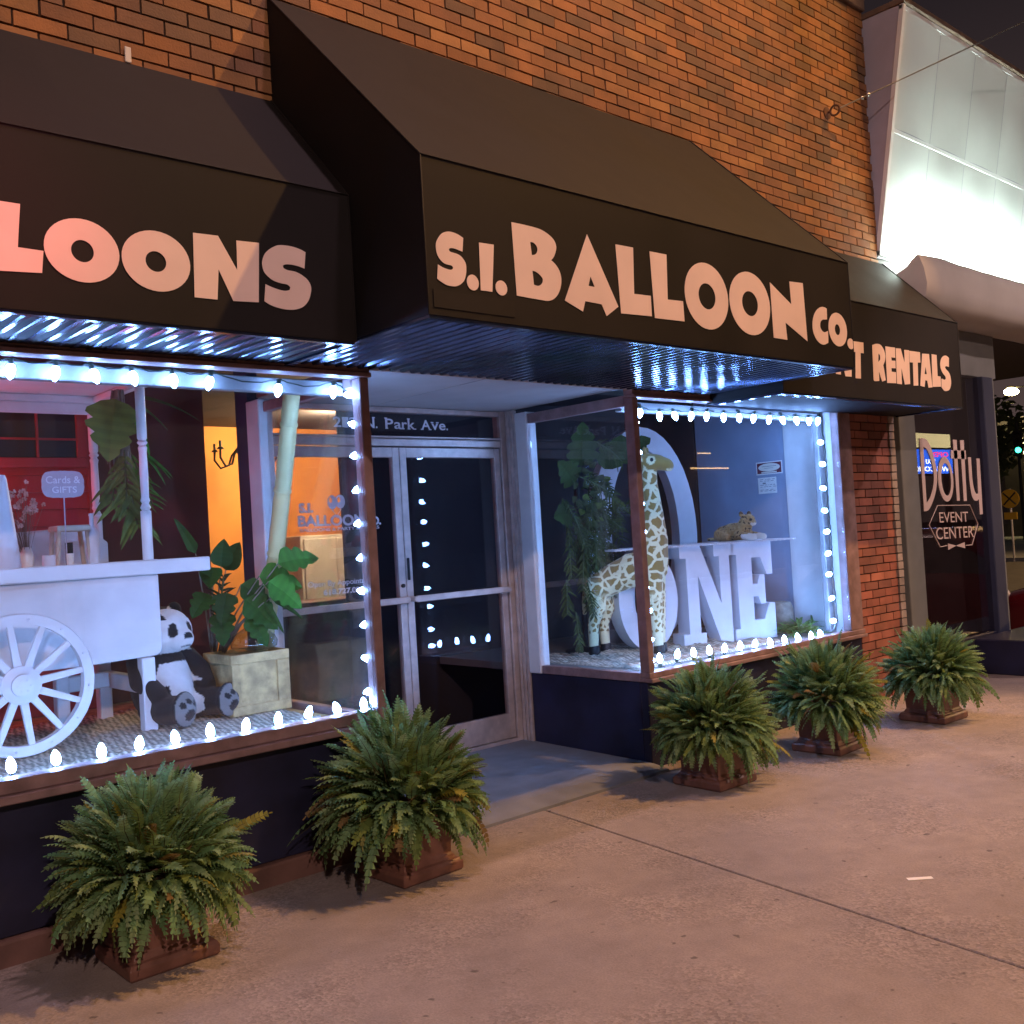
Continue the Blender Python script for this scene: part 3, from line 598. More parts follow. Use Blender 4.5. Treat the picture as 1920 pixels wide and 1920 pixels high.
# ================================================================== AWNINGS
def awning(name, label, x0, x1, d, zt, zr, zb, letters=None, extra=None, seed=0):
    t = thing(name, label, 'awning', (x0, 0, zb))
    T = Matrix.Translation((-x0, 0, -zb)); mb = MB()
    nx = max(8, int((x1-x0)/.12)); prof = []
    for k in range(9): u = k/8; prof.append((-d*u, zt+(zr-zt)*u, math.sin(u*math.pi)))
    for k in range(1, 7): u = k/6; prof.append((-d, zr+(zb-zr)*u, math.sin(u*math.pi)*.05))
    vs = []
    for i in range(nx+1):
        x = x0+(x1-x0)*i/nx; e = math.sin(math.pi*min(1, i/nx))**.3 if 0 < i < nx else 0
        for y, z, b in prof:
            n = noise.noise(Vector((x*1.3+seed, y*2.2, z*2.2)))*.014*b*e
            vs.append((x, y+n*.7, z+n*.7-.014*b*e*abs(math.sin(i/nx*math.pi*round((x1-x0)/1.05)))))
    m = len(prof); fs = [(i*m+k, i*m+k+1, (i+1)*m+k+1, (i+1)*m+k) for i in range(nx) for k in range(m-1)]
    n0 = len(vs); vs += [(x0, 0, zb), (x1, 0, zb)]
    fs += [tuple([n0]+[k for k in range(m)]), tuple([n0+1]+[nx*m+k for k in range(m-1, -1, -1)])]
    fs += [tuple([n0+1, n0]+[]+[m-1, nx*m+m-1])]
    mb.add(vs, fs)
    me = mb.mesh('fabric', 'awning_fabric'); me.transform(T)
    bm = bmesh.new(); bm.from_mesh(me); bmesh.ops.recalc_face_normals(bm, faces=bm.faces); bm.to_mesh(me); bm.free()
    link('fabric', me, t)
    # piping along the frame edges
    mb = MB(); r = .0045
    mb.tube([(x0, -.004, zt), (x0, -d, zr), (x0, -d, zb)], r, 6).tube([(x1, -.004, zt), (x1, -d, zr), (x1, -d, zb)], r, 6).tube([(x0, -d-.002, zr), (x1, -d-.002, zr)], r*.8, 6)
    me = mb.mesh('piping', 'awning_fabric', smooth=50); me.transform(T); link('piping', me, t)
    if d > 1:
        me = MB().box(x0+.025, x0+.45, -d-.003, -d-.0005, zb+.03, zb+.1).mesh('patch', 'awning_patch'); me.transform(T); link('patch', me, t)
    # ribbed metal soffit + edge trim
    mb = MB(); p = .0635; n = int((x1-x0-.04)/p); xs = []; x = x0+.02
    for i in range(n):
        for f, h in ((0, 0), (.28, 0), (.5, -.022), (.78, -.022)): xs.append((x+(i+f)*p, h))
    xs.append((x+n*p, 0)); ya, yb = -d+.03, -.04; za, zc = zb+.012, 2.372 if d < 1 else 2.375; rows = 5; vs = []
    for k in range(rows+1):
        u = k/rows
        for xx, h in xs: vs.append((xx, ya+(yb-ya)*u, za+(zc-za)*u+h+noise.noise(Vector((xx*3, u*3, seed)))*.004))
    m = len(xs); fs = [(k*m+i, (k+1)*m+i, (k+1)*m+i+1, k*m+i+1) for k in range(rows) for i in range(m-1)]
    me = mb.add(vs, fs).mesh('soffit', 'corrugated'); me.transform(T); link('soffit', me, t)
    mb = MB().box(x0+.004, x1-.004, -d+.004, -d+.034, zb-.012, zb-.001).box(x0+.004, x0+.034, -d+.035, -.05, zb-.012, zb-.001).box(x1-.034, x1-.004, -d+.035, -.05, zb-.012, zb-.001)
    me = mb.mesh('soffit_trim', 'corrugated'); me.transform(T); link('soffit_trim', me, t)
    if letters:
        ms = [shape_mesh('l', letters, 'vinyl', .0014, Matrix.Translation((0, -d-.0026, 0)))]
        if extra: ms.append(text_mesh('l', extra[0], 'vinyl', extra[1], extra[2], extra[3], extra[4], -d-.0026, bold=.03, thick=.0014))
        me = merge('lettering', ms, 'vinyl'); me.transform(T); link('lettering', me, t)
    return t
awning('awning', 'black fabric awning lettered LOONS over the left display window', -1.8, 2.412, .6, 3.6, 2.98, 2.352, TXT_LEFT, ('BAL', .02, .93, 2.47, .34), seed=1)
awning('awning', 'deepest black awning, lettered S.I. BALLOON CO., over the entrance', 2.42, 5.6, 1.1, 4.1, 3.0, 2.372, TXT_MAIN, seed=4)
awning('awning', 'black fabric awning lettered RENTALS beside the white lit marquee', 5.608, 8.15, .6, 3.6, 2.98, 2.3, TXT_RENT, ('EVE', 5.75, 6.28, 2.49, .26), seed=8)

# ================================================================== EVENT CENTRE NEXT DOOR
ev = thing('event_center_building', 'corner building with floodlit white panel marquee and lettered dark window', 'building')
def marquee():
    yt, zt, yb, zb = -.35, 5.65, -.0, 3.70
    s = (zt-zb); X = [8.12+.69*k for k in range(5)]+[11.2]
    def at(z): return yb+(yt-yb)*(z-zb)/s
    mb = MB()
    for zi, (z0, z1) in enumerate(((3.705, 4.675), (4.705, 5.63))):
        for i in range(5):
            a, b = X[i]+.003, X[i+1]-.003; N = 6; vs = []
            for kz in range(N+1):
                for kx in range(N+1):
                    u, v = kx/N, kz/N; z = z0+(z1-z0)*v; bow = math.sin(u*math.pi)*math.sin(v*math.pi)*.012*(.5+((i*3+zi*5) % 4)/3)
                    if v in (0, 1): bow = .012*math.sin(u*math.pi)*(1 if zi else -.6)
                    vs.append((a+(b-a)*u, at(z)-bow, z))
            n0 = N+1; mb.add(vs, [(q*n0+p, q*n0+p+1, (q+1)*n0+p+1, (q+1)*n0+p) for q in range(N) for p in range(N)])
    mb.obj('marquee_panel', 'marquee_panel', ev, smooth=40)
    mb = MB()
    def bar(x0, x1, z0, z1, out, back=.02):
        mb.add([(x0, at(z0)-out, z0), (x1, at(z0)-out, z0), (x1, at(z1)-out, z1), (x0, at(z1)-out, z1), (x0, at(z0)+back, z0), (x1, at(z0)+back, z0), (x1, at(z1)+back, z1), (x0, at(z1)+back, z1)],
               [(0, 1, 2, 3), (1, 5, 6, 2), (4, 0, 3, 7), (3, 2, 6, 7), (4, 5, 1, 0)])
    bar(8.1, 8.14, 3.67, 5.66, .02); bar(8.1, 11.25, 5.63, 5.665, .006); bar(8.142, 11.2, 4.674, 4.706, .001); bar(8.1, 11.25, 3.665, 3.70, .024)
    mb.obj('marquee_trim', 'marquee_trim', ev)
    mb = MB()   # back-up sheet behind the panels and the lilac side cheek
    mb.add([(8.105, .05, 3.66), (8.105, 0.004, 3.66), (8.105, yt+.004, 5.66), (8.105, .05, 5.70), (8.13, .05, 3.66), (8.13, .004, 3.66), (8.13, yt+.004, 5.66), (8.13, .05, 5.70)],
           [(0, 1, 2, 3), (7, 6, 5, 4), (0, 3, 7, 4), (1, 5, 6, 2)])
    mb.obj('marquee_cheek', 'marquee_side', ev)
    MB().add([(8.131, .03, 3.66), (11.2, .03, 3.66), (11.2, yt+.03, 5.66), (8.131, yt+.03, 5.66)], [(0, 1, 2, 3)]).obj('panel_backing', 'marquee_side', ev)
    mb = MB().box(8.09, 11.3, yt-.035, .12, 5.672, 5.72); mb.obj('marquee_cap', 'coping', ev, bevel=.005)
    # rolled metal canopy under the panels, with the floodlight trough on top
    prof = [(.02, 3.5), (-.06, 3.5), (-.17, 3.54), (-.25, 3.62), (-.28, 3.64), (-.31, 3.61), (-.34, 3.5), (-.355, 3.36), (-.34, 3.25), (-.28, 3.18), (-.1, 3.16), (.02, 3.16)]
    mb = MB(); vs = []; nx = 30
    for i in range(nx+1):
        x = 8.27+(11.2-8.27)*i/nx; f = min(1, .8+(x-8.27)/.6); f = f*f*(3-2*f) if f < 1 else 1
        for k, (y, z) in enumerate(prof):
            y = y*f; z = 3.5+(z-3.5)*(.35+.65*f)+.1*(1-f)
            vs.append((x, y+noise.noise(Vector((x*2.1, k*.4, 1)))*.012, z+noise.noise(Vector((x*2.6, k*.5, 5)))*(.02 if 2 < k < 6 else .006)))
    m = len(prof); mb.add(vs, [(i*m+k, (i+1)*m+k, (i+1)*m+k+1, i*m+k+1) for i in range(nx) for k in range(m-1)]+[tuple(range(m)), tuple(nx*m+k for k in range(m-1, -1, -1))])
    mb.obj('marquee_canopy', 'canopy_metal', ev, smooth=60)
    mb = MB()
    for i in range(2):
        x = 8.34+i*1.4; mb.tube([(x, -.19, 3.645), (x+1.3, -.19, 3.645)], .02, 8)
    mb.obj('trough_lamp', 'tube_lamp', ev)
    MB().box(8.15, 14, .06, 8, 3.17, 5.6).obj('upper_floor', 'far_wall', ev)
    MB().box(8.16, 10.28, .0, .08, 2.74, 3.16).obj('fascia_panel', 'grey_trim', ev, bevel=.004)
    MB().box(8.2, 8.49, -.03, .06, .0, 2.736).obj('pilaster', 'grey_trim', ev, bevel=.006)
    MB().box(9.86, 10.08, -.05, .12, .0, 2.737).box(10.082, 10.13, -.04, .12, 0, 2.737, 1).obj('corner_post', ['navy_post', 'grey_trim'], ev, bevel=.008)
    MB().box(8.492, 9.858, -.02, .06, .0, .31).obj('window_base', 'navy_paint', ev, bevel=.004)
    p = MB().box(8.492, 9.858, .0, .006, .312, 2.737).obj('window_pane', 'dark_glass', ev)
    MB().box(10.09, 10.13, .13, 4.9, .0, 2.737).obj('side_wall', 'far_wall', ev)
    MB().box(8.2, 10.1, .09, 5, -.01, .03).box(8.2, 10.09, 4.9, 5, .03, 3.1).box(8.2, 8.26, .1, 4.9, .03, 3.1).box(8.2, 10.1, .1, 5, 3.1, 3.15).obj('room_shell', 'red_brown', ev)  # red-brown walls stand in for the street's reflection in the pane
    mb = MB().box(9.2, 11.1, -.62, -.09, 0, .31); mb.obj('window_ledge', 'navy_paint', ev, bevel=.01)
    # window lettering
    ms = [shape_mesh('l', TXT_DOTTY, 'vinyl', .002, Matrix.Translation((0, -.004, 0)))]
    ms.append(text_mesh('l', 'EVENT', 'vinyl', 8.878, 9.453, 1.378, .098, -.004, slope=-.02, thick=.002))
    ms.append(text_mesh('l', 'CENTER', 'vinyl', 8.795, 9.544, 1.232, .11, -.004, slope=-.018, thick=.002))
    h = MB(); P = [(x, -.003, z) for x, z in HEXA]
    for a, b in zip(P[:-1], P[1:]): h.tube([a, b], .004, 5)
    h.tube([P[0], (8.99, -.003, 1.168)], .004, 5).tube([P[-1], (9.37, -.003, 1.15)], .004, 5)
    ms.append(h.mesh('l', 'vinyl'))
    link('lettering', merge('lettering', ms, 'vinyl'), p)
marquee()

# ================================================================== STRING LIGHTS
BULB = MB().lathe([(.008, -.004), (.0125, .002), (.0175, .012), (.0185, .022), (.0165, .036), (.0105, .05), (.004, .059)], 10).mesh('bulb', 'bulb', smooth=80)
def light_string(label, rows, loc):
    t = thing('light_string', label, 'string lights', loc, 'white bulb strings round the display windows'); lv = Vector(loc)
    r = random.Random(len(rows)); cord = MB(); sock = MB(); path = []
    for pts, d in rows:
        for x, z in pts:
            e = Euler((r.uniform(-.2, .2), r.gauss(0, .17), 0)); q = e.to_matrix() @ Vector(d)
            c = Vector((x, .06, z)); base = c-q*.028
            m = Matrix.Translation(base) @ Vector((0, 0, 1)).rotation_difference(q).to_matrix().to_4x4()
            o = link('bulb', BULB, t); o.matrix_local = Matrix.Translation(-lv) @ m
            sock.tube([base-q*.026-lv, base-q*.002-lv], .0105, 8)
            path.append(base-q*.026)
    for a, b in zip(path[:-1], path[1:]):
        n = 7; L_ = (b-a).length
        cord.tube([a.lerp(b, k/n)+Vector((0, -.006+.004*math.sin(k*2.1), -min(.03, .1*L_)*math.sin(math.pi*k/n)+.003*math.sin(k*3.3)))-lv for k in range(n+1)], .0034, 5)
    for p_ in path[::3]:
        cord.box(p_.x-.01-lv.x, p_.x+.01-lv.x, p_.y-.004-lv.y, p_.y+.012-lv.y, p_.z-.006-lv.z, p_.z+.012-lv.z)
    cord.add(sock.v, sock.f); cord.obj('cord', 'cord', t, smooth=60)
B = BULBS
ext = lambda row, dx, n: [[row[0][0]-dx*(k+1), row[0][1]] for k in range(n)][::-1]+row
light_string('string of white bulbs along top, post and sill of the left window',
             [(ext(B['Ltop'], .168, 7), (0, 0, -1)), ([B['Lside'][0]], (-.9, 0, -.3)), (B['Lside'][1:], (-1, 0, 0)), (ext(B['Lbot'][::-1], .165, 7)[::-1], (0, 0, 1))], (2.7, .06, 2.2))
light_string('string of white bulbs framing all four sides of the right window with the giraffe',
             [(B['Rtop'], (0, 0, -1)), (B['Rright'], (-1, 0, 0)), (B['Rbot'][::-1], (0, 0, 1)), (B['Rleft'][::-1], (1, 0, 0))], (4.95, .06, 2.2))

# ================================================================== POTTED FERNS
def lerpc(a, b, t): return tuple(a[i]+(b[i]-a[i])*t for i in range(3))
def fern_mesh(seed, n=430, yel=.06, loose=0.):
    r = random.Random(seed); mb = MB(); lob = [(r.uniform(0, 6.28), r.uniform(-.16, .14)) for _ in range(4)]
    for i in range(n):
        az = r.uniform(0, 2*math.pi); sn = r.uniform(-.96, .99); tgt = math.asin(sn); k = (1-sn)/1.95; tgt += r.uniform(-.2, .2)      # spread evenly over a dome, crown to skirt
        back = r.random(); el = min(R(88), tgt+R(22+40*k)+r.uniform(-.45, .45)); Lf = r.uniform(.14, .215)*(1+.3*k*k-.25*max(0, sn-.6))*(.9+.25*back)*(1+sum(q*math.cos(az-a_) for a_, q in lob))*(1+(loose if r.random() < .07 else 0))
        hz = Vector((math.cos(az), math.sin(az), 0)); out = hz*math.cos(tgt)+Vector((0, 0, math.sin(tgt)))
        p = Vector((0, 0, .075))+out*(.04+.23*(1-back)**.8); steps = 13
        if k > .55: q = .165+.02*r.random(); p = Vector((hz.x*q, hz.y*q, max(p.z, r.uniform(-.02, .06))))
        side = Vector((-math.sin(az), math.cos(az), 0)); tw = r.uniform(-1.2, 1.2); sway = r.uniform(-1.1, 1.1); droop = (el-tgt)+r.uniform(0, .6)
        base = lerpc((.12, .24, .1), (.23, .38, .15), r.random())
        if r.random() < yel: base = r.choice([(.27, .25, .04), (.22, .15, .06), (.3, .28, .07)])
        elif r.random() < .16: base = (.14, .21, .055)
        pts = [p.copy()]; ds = []
        for s in range(steps):
            e = el-droop*(s/steps)**1.2; h = hz+side*sway*(s/steps)**1.3
            d = (h.normalized()*math.cos(e)+Vector((0, 0, math.sin(e)))).normalized(); ds.append(d.copy()); p = p+d*Lf/steps; pts.append(p.copy())
        ds.append(ds[-1]); W_ = r.uniform(.034, .054)
        for s in range(2, steps+1):
            u = s/steps; w = (W_*min(1, u*3.)*(1-u)**.6+.003)*r.uniform(.82, 1.15); q = pts[s]; t = ds[s]
            b = t.cross(side).normalized(); sv = (side*math.cos(tw*u)+b*math.sin(tw*u)).normalized(); nrm = t.cross(sv).normalized()
            if nrm.z < 0: nrm = -nrm
            wd = Lf/steps*.52; kc = r.uniform(.8, 1.2); col = tuple(c*kc for c in lerpc(base, tuple(min(.42, c*1.6) for c in base), max(0, u-.5)))
            for sg in (-1, 1):
                a = q-t*wd*.95; c2 = q+t*wd*.9; tip = q+sv*sg*w+t*w*.5-nrm*w*.22; m1 = q+sv*sg*w*.6-t*wd*.6+nrm*w*.08; m2 = q+sv*sg*w*.66+t*wd*1.05+nrm*w*.08
                mb.add([a, m1, tip, m2, c2], [(0, 1, 2, 3, 4)] if sg > 0 else [(4, 3, 2, 1, 0)], 0, col)
        mb.tube([pts[0], pts[steps//2], pts[steps]], [.0022, .0016, .0006], 3, 0, False, (.09, .08, .03))
    return mb.mesh('foliage', 'fern_leaf')
POT = MB()
POT.lathe([(.163, 0), (.17, .01), (.17, .042), (.16, .056), (.146, .06), (.14, .074), (.132, .085), (.137, .2), (.146, .33), (.158, .336), (.16, .362), (.15, .37), (.138, .368), (.132, .33), (.13, .325)], 4, square=True)
POT.v = [(a, b, c if c < .09 else .09+(c-.09)*.72) for a, b, c in POT.v]
POTM = POT.mesh('pot', 'terracotta', bevel=.008, seg=2)
SOILM = MB().box(-.128, .128, -.128, .128, .22, .262).mesh('soil', 'soil')
FERN = [fern_mesh(11, 860, .05, .25), fern_mesh(23, 800, .06, .3), fern_mesh(37, 820, .03, .2), fern_mesh(51, 760, .04, .3), fern_mesh(68, 800, .02, .25)]
def planter(x, y, label, k, rz, prz, s=1.):
    t = thing('potted_fern', label, 'potted plant', (x, y, 0), 'square terracotta pots of fern along the shop front')
    p = link('pot', POTM, t); p.rotation_euler.z = prz
    q = link('soil', SOILM, p)
    f = link('foliage', FERN[k], t, (0, 0, .265)); f.rotation_euler.z = rz; f.scale = (s, s, s*1.04)
planter(1.515, -.385, 'bushy fern in a terracotta pot under the left window, nearest the camera', 0, .3, .0, .92)
planter(2.7, -.37, 'bushy fern in a square terracotta pot at the left side of the entrance step', 1, 1.9, .03, 1.)
planter(4.755, -.525, 'bushy fern in a square pot at the right side of the entrance step', 2, 4.1, -.02, .93)
planter(5.855, -.605, 'bushy fern in a square pot below the right window, between two other ferns', 3, 2.6, .04, .93)
planter(7.08, -.71, 'dark bushy fern in a square pot in front of the brick pier', 4, 5.2, -.03, .88)

# ================================================================== LEFT DISPLAY WINDOW
o = MB().box(-1.5, 2.0, 1.94, 1.97, .63, 2.6)
SID = MB()
for k in range(15): 
    z = .64+k*.097; X9 = 2.154; SID.add([(-1.7, 1.9, z), (X9, 1.9, z), (X9, 1.922, z+.096), (-1.7, 1.922, z+.096), (-1.7, 1.93, z), (X9, 1.93, z), (X9, 1.93, z+.096), (-1.7, 1.93, z+.096)], [(0, 1, 2, 3), (4, 0, 3, 7), (1, 5, 6, 2), (3, 2, 6, 7), (4, 5, 1, 0)])
t = thing('playhouse_front', 'red sided play house front with dark four pane window behind the cart', 'backdrop', (.3, 1.9, .63))
lv = Matrix.Translation((-.3, -1.9, -.63))
def put(mb, name, mats, parent, off, bevel=0, smooth=None):
    me = mb.mesh(name, mats, bevel, smooth); me.transform(Matrix.Translation((-off[0], -off[1], -off[2]))); return link(name, me, parent)
PO = (.3, 1.9, .63)
SID.box(-1.7, 2.2, 1.93, 1.95, .63, 2.6).box(2.155, 2.2, 1.895, 1.93, .63, 2.6)
put(SID, 'siding', 'red_siding', t, PO)
mb = MB()
for x in (.62, 1.72, 2.24-.0): pass
mb.box(1.6, 2.15, 1.865, 1.898, 2.04, 2.098).box(1.6, 1.665, 1.865, 1.898, 2.0985, 2.42).box(2.09, 2.15, 1.865, 1.898, 2.0985, 2.42).box(1.6, 2.15, 1.865, 1.898, 2.421, 2.48)
wf = put(mb, 'window_frame', 'red_siding', t, PO, .004)
put(MB().box(1.665, 2.09, 1.88, 1.885, 2.0985, 2.421), 'window_pane', 'black', t, PO)
put(MB().box(1.665, 2.09, 1.867, 1.879, 2.198, 2.21).box(1.868, 1.88, 1.866, 1.879, 2.0985, 2.42), 'muntin', 'red_siding', t, PO)

RUG = MB()
def rug(name, label, x0, x1, y0, y1, z, amp=.012, nx=60, ny=26, waves=36):
    mb = MB(); vs = []
    for i in range(nx+1):
        for j in range(ny+1):
            u, v = i/nx, j/ny; x = x0+(x1-x0)*u; y = y0+(y1-y0)*v
            h = .006+.015*abs(math.sin(x*waves+1.2*math.sin(y*9)))**.7*(.6+.4*math.sin(y*60))+noise.noise(Vector((x*6, y*6, z)))*amp*.4
            if i in (0, nx) or j in (0, ny): h = 0.0005
            vs.append((x+noise.noise(Vector((y*5, z, 1)))*.02*(1 if i in (0, nx) else 0), y+noise.noise(Vector((x*5, z, 3)))*.03*(1 if j in (0, ny) else 0), z+max(.0005, h)))
    m = ny+1; fs = [(i*m+j, (i+1)*m+j, (i+1)*m+j+1, i*m+j+1) for i in range(nx) for j in range(ny)]
    o = mb.add(vs, fs).obj(name, 'jute', smooth=70); return tag(o, label, 'rug')
rug('rug', 'woven jute rug under the white cart and panda', -1.2, 2.7, .3, 1.6, .631, nx=240, ny=60, waves=60)
rug('rug', 'shaggy pale rug under the giraffe in the right window', 5.0, 6.6, .2, 1.35, .573, amp=.06, nx=140, ny=90, waves=75)

t = thing('added_red_tube', 'added red tube out of view, lighting the play house siding', 'neon light', (.95, 1.75, 1.95))  # unseen tube added to go with the red siding lamp
put(MB().tube([(.8, 1.78, 2.0), (.95, 1.78, 2.02), (1.1, 1.78, 2.0)], .012, 8), 'tube', 'red_tube_glow', t, (.95, 1.75, 1.95), 0, 50); put(MB().tube([(.8, 1.78, 2.0), (.8, 1.895, 2.0)], .008, 6), 'bracket', 'black', t, (.95, 1.75, 1.95)); put(MB().tube([(1.1, 1.78, 2.0), (1.1, 1.895, 2.0)], .008, 6), 'bracket', 'black', t, (.95, 1.75, 1.95))
# candy cart
CO = (1.37, .8, .63)
cart = thing('display_cart', 'white two wheeled candy cart with canopy posts and spoked wheel', 'cart', CO)
mb = MB(); body = [(-.5, 1.408), (2.088, 1.408), (2.09, 1.05), (2.083, 1.02), (2.06, 1.005), (1.72, .995), (1.1, 1.0), (.98, .9), (-.5, .9)]
n = len(body); mb.add([(x, .8, z) for x, z in body]+[(x, 1.45, z) for x, z in body], [tuple(range(n)), tuple(range(2*n-1, n-1, -1))]+[(i, n+i, n+(i+1) % n, (i+1) % n) for i in range(n)])
put(mb, 'body', 'white_paint', cart, CO, .004)
put(MB().box(-.5, 2.355, .77, .83, 1.41, 1.482).box(-.5, 2.355, 1.42, 1.48, 1.41, 1.482).box(-.5, 2.1, .8305, 1.4195, 1.43, 1.478), 'top_board', 'white_paint', cart, CO, .006)
for x, y in ((1.978, .785), (1.978, 1.38)):
    put(MB().box(x, x+.066, y, y+.066, .631, 1.0), 'leg', 'white_paint', cart, CO, .005)
put(MB().box(1.985, 2.035, .86, 1.37, .82, .9), 'stretcher', 'white_paint', cart, CO, .005)
put(MB().box(1.7, 1.764, 1.2, 1.26, .631, .93).box(1.71, 1.97, 1.21, 1.25, .83, .91), 'brace', 'white_paint', cart, CO, .005)
# wheel
W = Matrix.Translation((1.372, .64, .965)) @ Matrix.Rotation(R(90), 4, 'X')
mb = MB(); seg = 48
prof = [(.268, -.02), (.312, -.02), (.316, -.014), (.316, .02), (.312, .026), (.268, .026)]; vs = []
for k in range(seg):
    a = 2*math.pi*k/seg
    for r_, z_ in prof: vs.append(W @ Vector((math.cos(a)*r_, math.sin(a)*r_, z_)))
m = len(prof); mb.add(vs, [(k*m+i, k*m+(i+1) % m, ((k+1) % seg)*m+(i+1) % m, ((k+1) % seg)*m+i) for k in range(seg) for i in range(m)])
wh = put(mb, 'wheel', 'white_paint', cart, CO, 0, 40)
mb = MB().lathe([(.03, -.03), (.075, -.03), (.085, -.015), (.085, .02), (.05, .035), (.05, .05), (.035, .058)], 24, mat=W)
me = mb.mesh('hub', 'white_paint', smooth=40); me.transform(Matrix.Translation(-Vector(CO))); link('hub', me, wh)
for k in range(12):
    a = 2*math.pi*(k+.25)/12; d = Vector((math.cos(a), math.sin(a), 0)); q = Vector((-math.sin(a), math.cos(a), 0)); vs = []
    for rr, hw in ((.07, .017), (.275, .013)):
        for sx, sz in ((-1, -.010), (1, -.010), (1, .014), (-1, .014)): vs.append(W @ (d*rr+q*hw*sx+Vector((0, 0, sz))))
    me = MB().add(vs, [(0, 1, 2, 3), (7, 6, 5, 4)]+[(i, 4+i, 4+(i+1) % 4, (i+1) % 4) for i in range(4)]).mesh('spoke', 'white_paint', .002); me.transform(Matrix.Translation(-Vector(CO))); link('spoke', me, wh)
mb = MB()
for k in range(12):
    a = 2*math.pi*(k+.75)/12; mb.lathe([(.006, 0), (.006, .004), (.003, .006)], 8, mat=W @ Matrix.Translation((math.cos(a)*.29, math.sin(a)*.29, .025)))
for k in range(6):
    a = 2*math.pi*k/6; mb.lathe([(.004, 0), (.004, .004)], 6, mat=W @ Matrix.Translation((math.cos(a)*.027, math.sin(a)*.027, .057)))
me = mb.mesh('bolt', 'letter_white'); me.transform(Matrix.Translation(-Vector(CO))); link('bolt', me, wh)
def spindle(x, y, z0, z1, name='post'):
    H = z1-z0; p = [(.026, 0), (.026, .28), (.018, .285), (.026, .3), (.02, .315), (.016, .325), (.024, .34), (.019, .36), (.021, .5), (.019, .62), (.023, .645), (.016, .66), (.026, .675), (.018, .69), (.024, .7), (.024, .99), (.024, 1)]
    put(MB().lathe([(r_, z_*H) for r_, z_ in p], 12, mat=Matrix.Translation((x, y, z0))), name, 'white_paint', cart, CO, 0, 35)
spindle(2.037, .79, 1.483, 2.35); spindle(2.03, 1.44, 1.483, 2.35); spindle(.7, .79, 1.483, 2.35); spindle(.7, 1.44, 1.483, 2.35)
put(MB().box(.5, 2.088, .765, .815, 2.351, 2.388).box(.5, 2.088, 1.415, 1.465, 2.351, 2.388).box(2.03, 2.075, .816, 1.414, 2.352, 2.387).box(.5, 2.06, .78, 1.45, 2.389, 2.4).box(.5, 2.02, 1.43, 1.45, 2.29, 2.35), 'canopy', 'white_paint', cart, CO, .004)

# things on the cart
SO = (1.735, 1.0, 1.4805)
t = thing('display_stool', 'small pale wooden riser stool on the cart top', 'stool', SO)
put(MB().box(1.655, 1.815, .93, 1.07, 1.645, 1.675), 'seat', 'pale_wood', t, SO, .006)
for a, b in ((1.668, .95), (1.668, 1.05), (1.802, .95), (1.802, 1.05)):
    put(MB().tube([(a+(-.012 if a < 1.7 else .012), b, 1.481), (a, b, 1.646)], .011, 6), 'leg', 'pale_wood', t, SO, 0, 40)
def solo(mb, name, label, cat, mats, off, bevel=0, smooth=None, group=None):
    me = mb.mesh(name, mats, bevel, smooth); me.transform(Matrix.Translation((-off[0], -off[1], -off[2]))); return tag(link(name, me, None, off), label, cat, group)
mb = MB(); bx = [(1.0, 1.481), (1.99, 1.481), (1.99, 1.585), (1.9, 1.668), (1.84, 1.672), (1.5, 1.655), (1.5, 1.62), (1.0, 1.62)]; n = len(bx)
mb.add([(x, 1.19, z) for x, z in bx]+[(x, 1.3, z) for x, z in bx], [tuple(range(n)), tuple(range(2*n-1, n-1, -1))]+[(i, n+i, n+(i+1) % n, (i+1) % n) for i in range(n)])
solo(mb, 'display_box', 'low white display box with sloped end at the back of the cart top', 'display box', 'white_paint', (1.5, 1.25, 1.481), .004)
def cup(x, y, z, r_, h, name, label, cat, mat, lid=None):
    off = (x, y, z); mb = MB().lathe([(r_*.9, 0), (r_, .004), (r_, h), (r_*.88, h+.001), (r_*.86, h*.9)], 20, mat=Matrix.Translation(off))
    return solo(mb, name, label, cat, mat, off, 0, 40)
cup(1.6, .9, 1.4805, .03, .052, 'cup', 'short white cup on the cart top, left of the stool', 'cup', 'letter_white')
cup(1.69, .875, 1.4805, .017, .055, 'candle', 'cream pillar candle standing on the cart in front of the stool', 'candle', 'cream')
cup(1.724, .985, 1.4805, .018, .11, 'jar', 'amber jar standing under the small wooden stool', 'jar', 'bamboo')
off = (1.83, .96, 1.4805)
solo(MB().lathe([(.028, 0), (.03, .01), (.03, .15), (.012, .19), (.011, .235), (.014, .238), (.013, .25)], 16, mat=Matrix.Translation(off)), 'bottle', 'slim white bottle on the cart beside the wooden stool', 'bottle', 'letter_white', off, 0, 40)
off = (1.405, .93, 1.4805)
solo(MB().lathe([(.075, 0), (.078, .01), (.06, .18), (.032, .42), (.026, .44), (.02, .43)], 24, mat=Matrix.Translation(off)), 'vase', 'tall cone shaped white vase at the left edge of the cart', 'vase', 'letter_white', off, 0, 40)
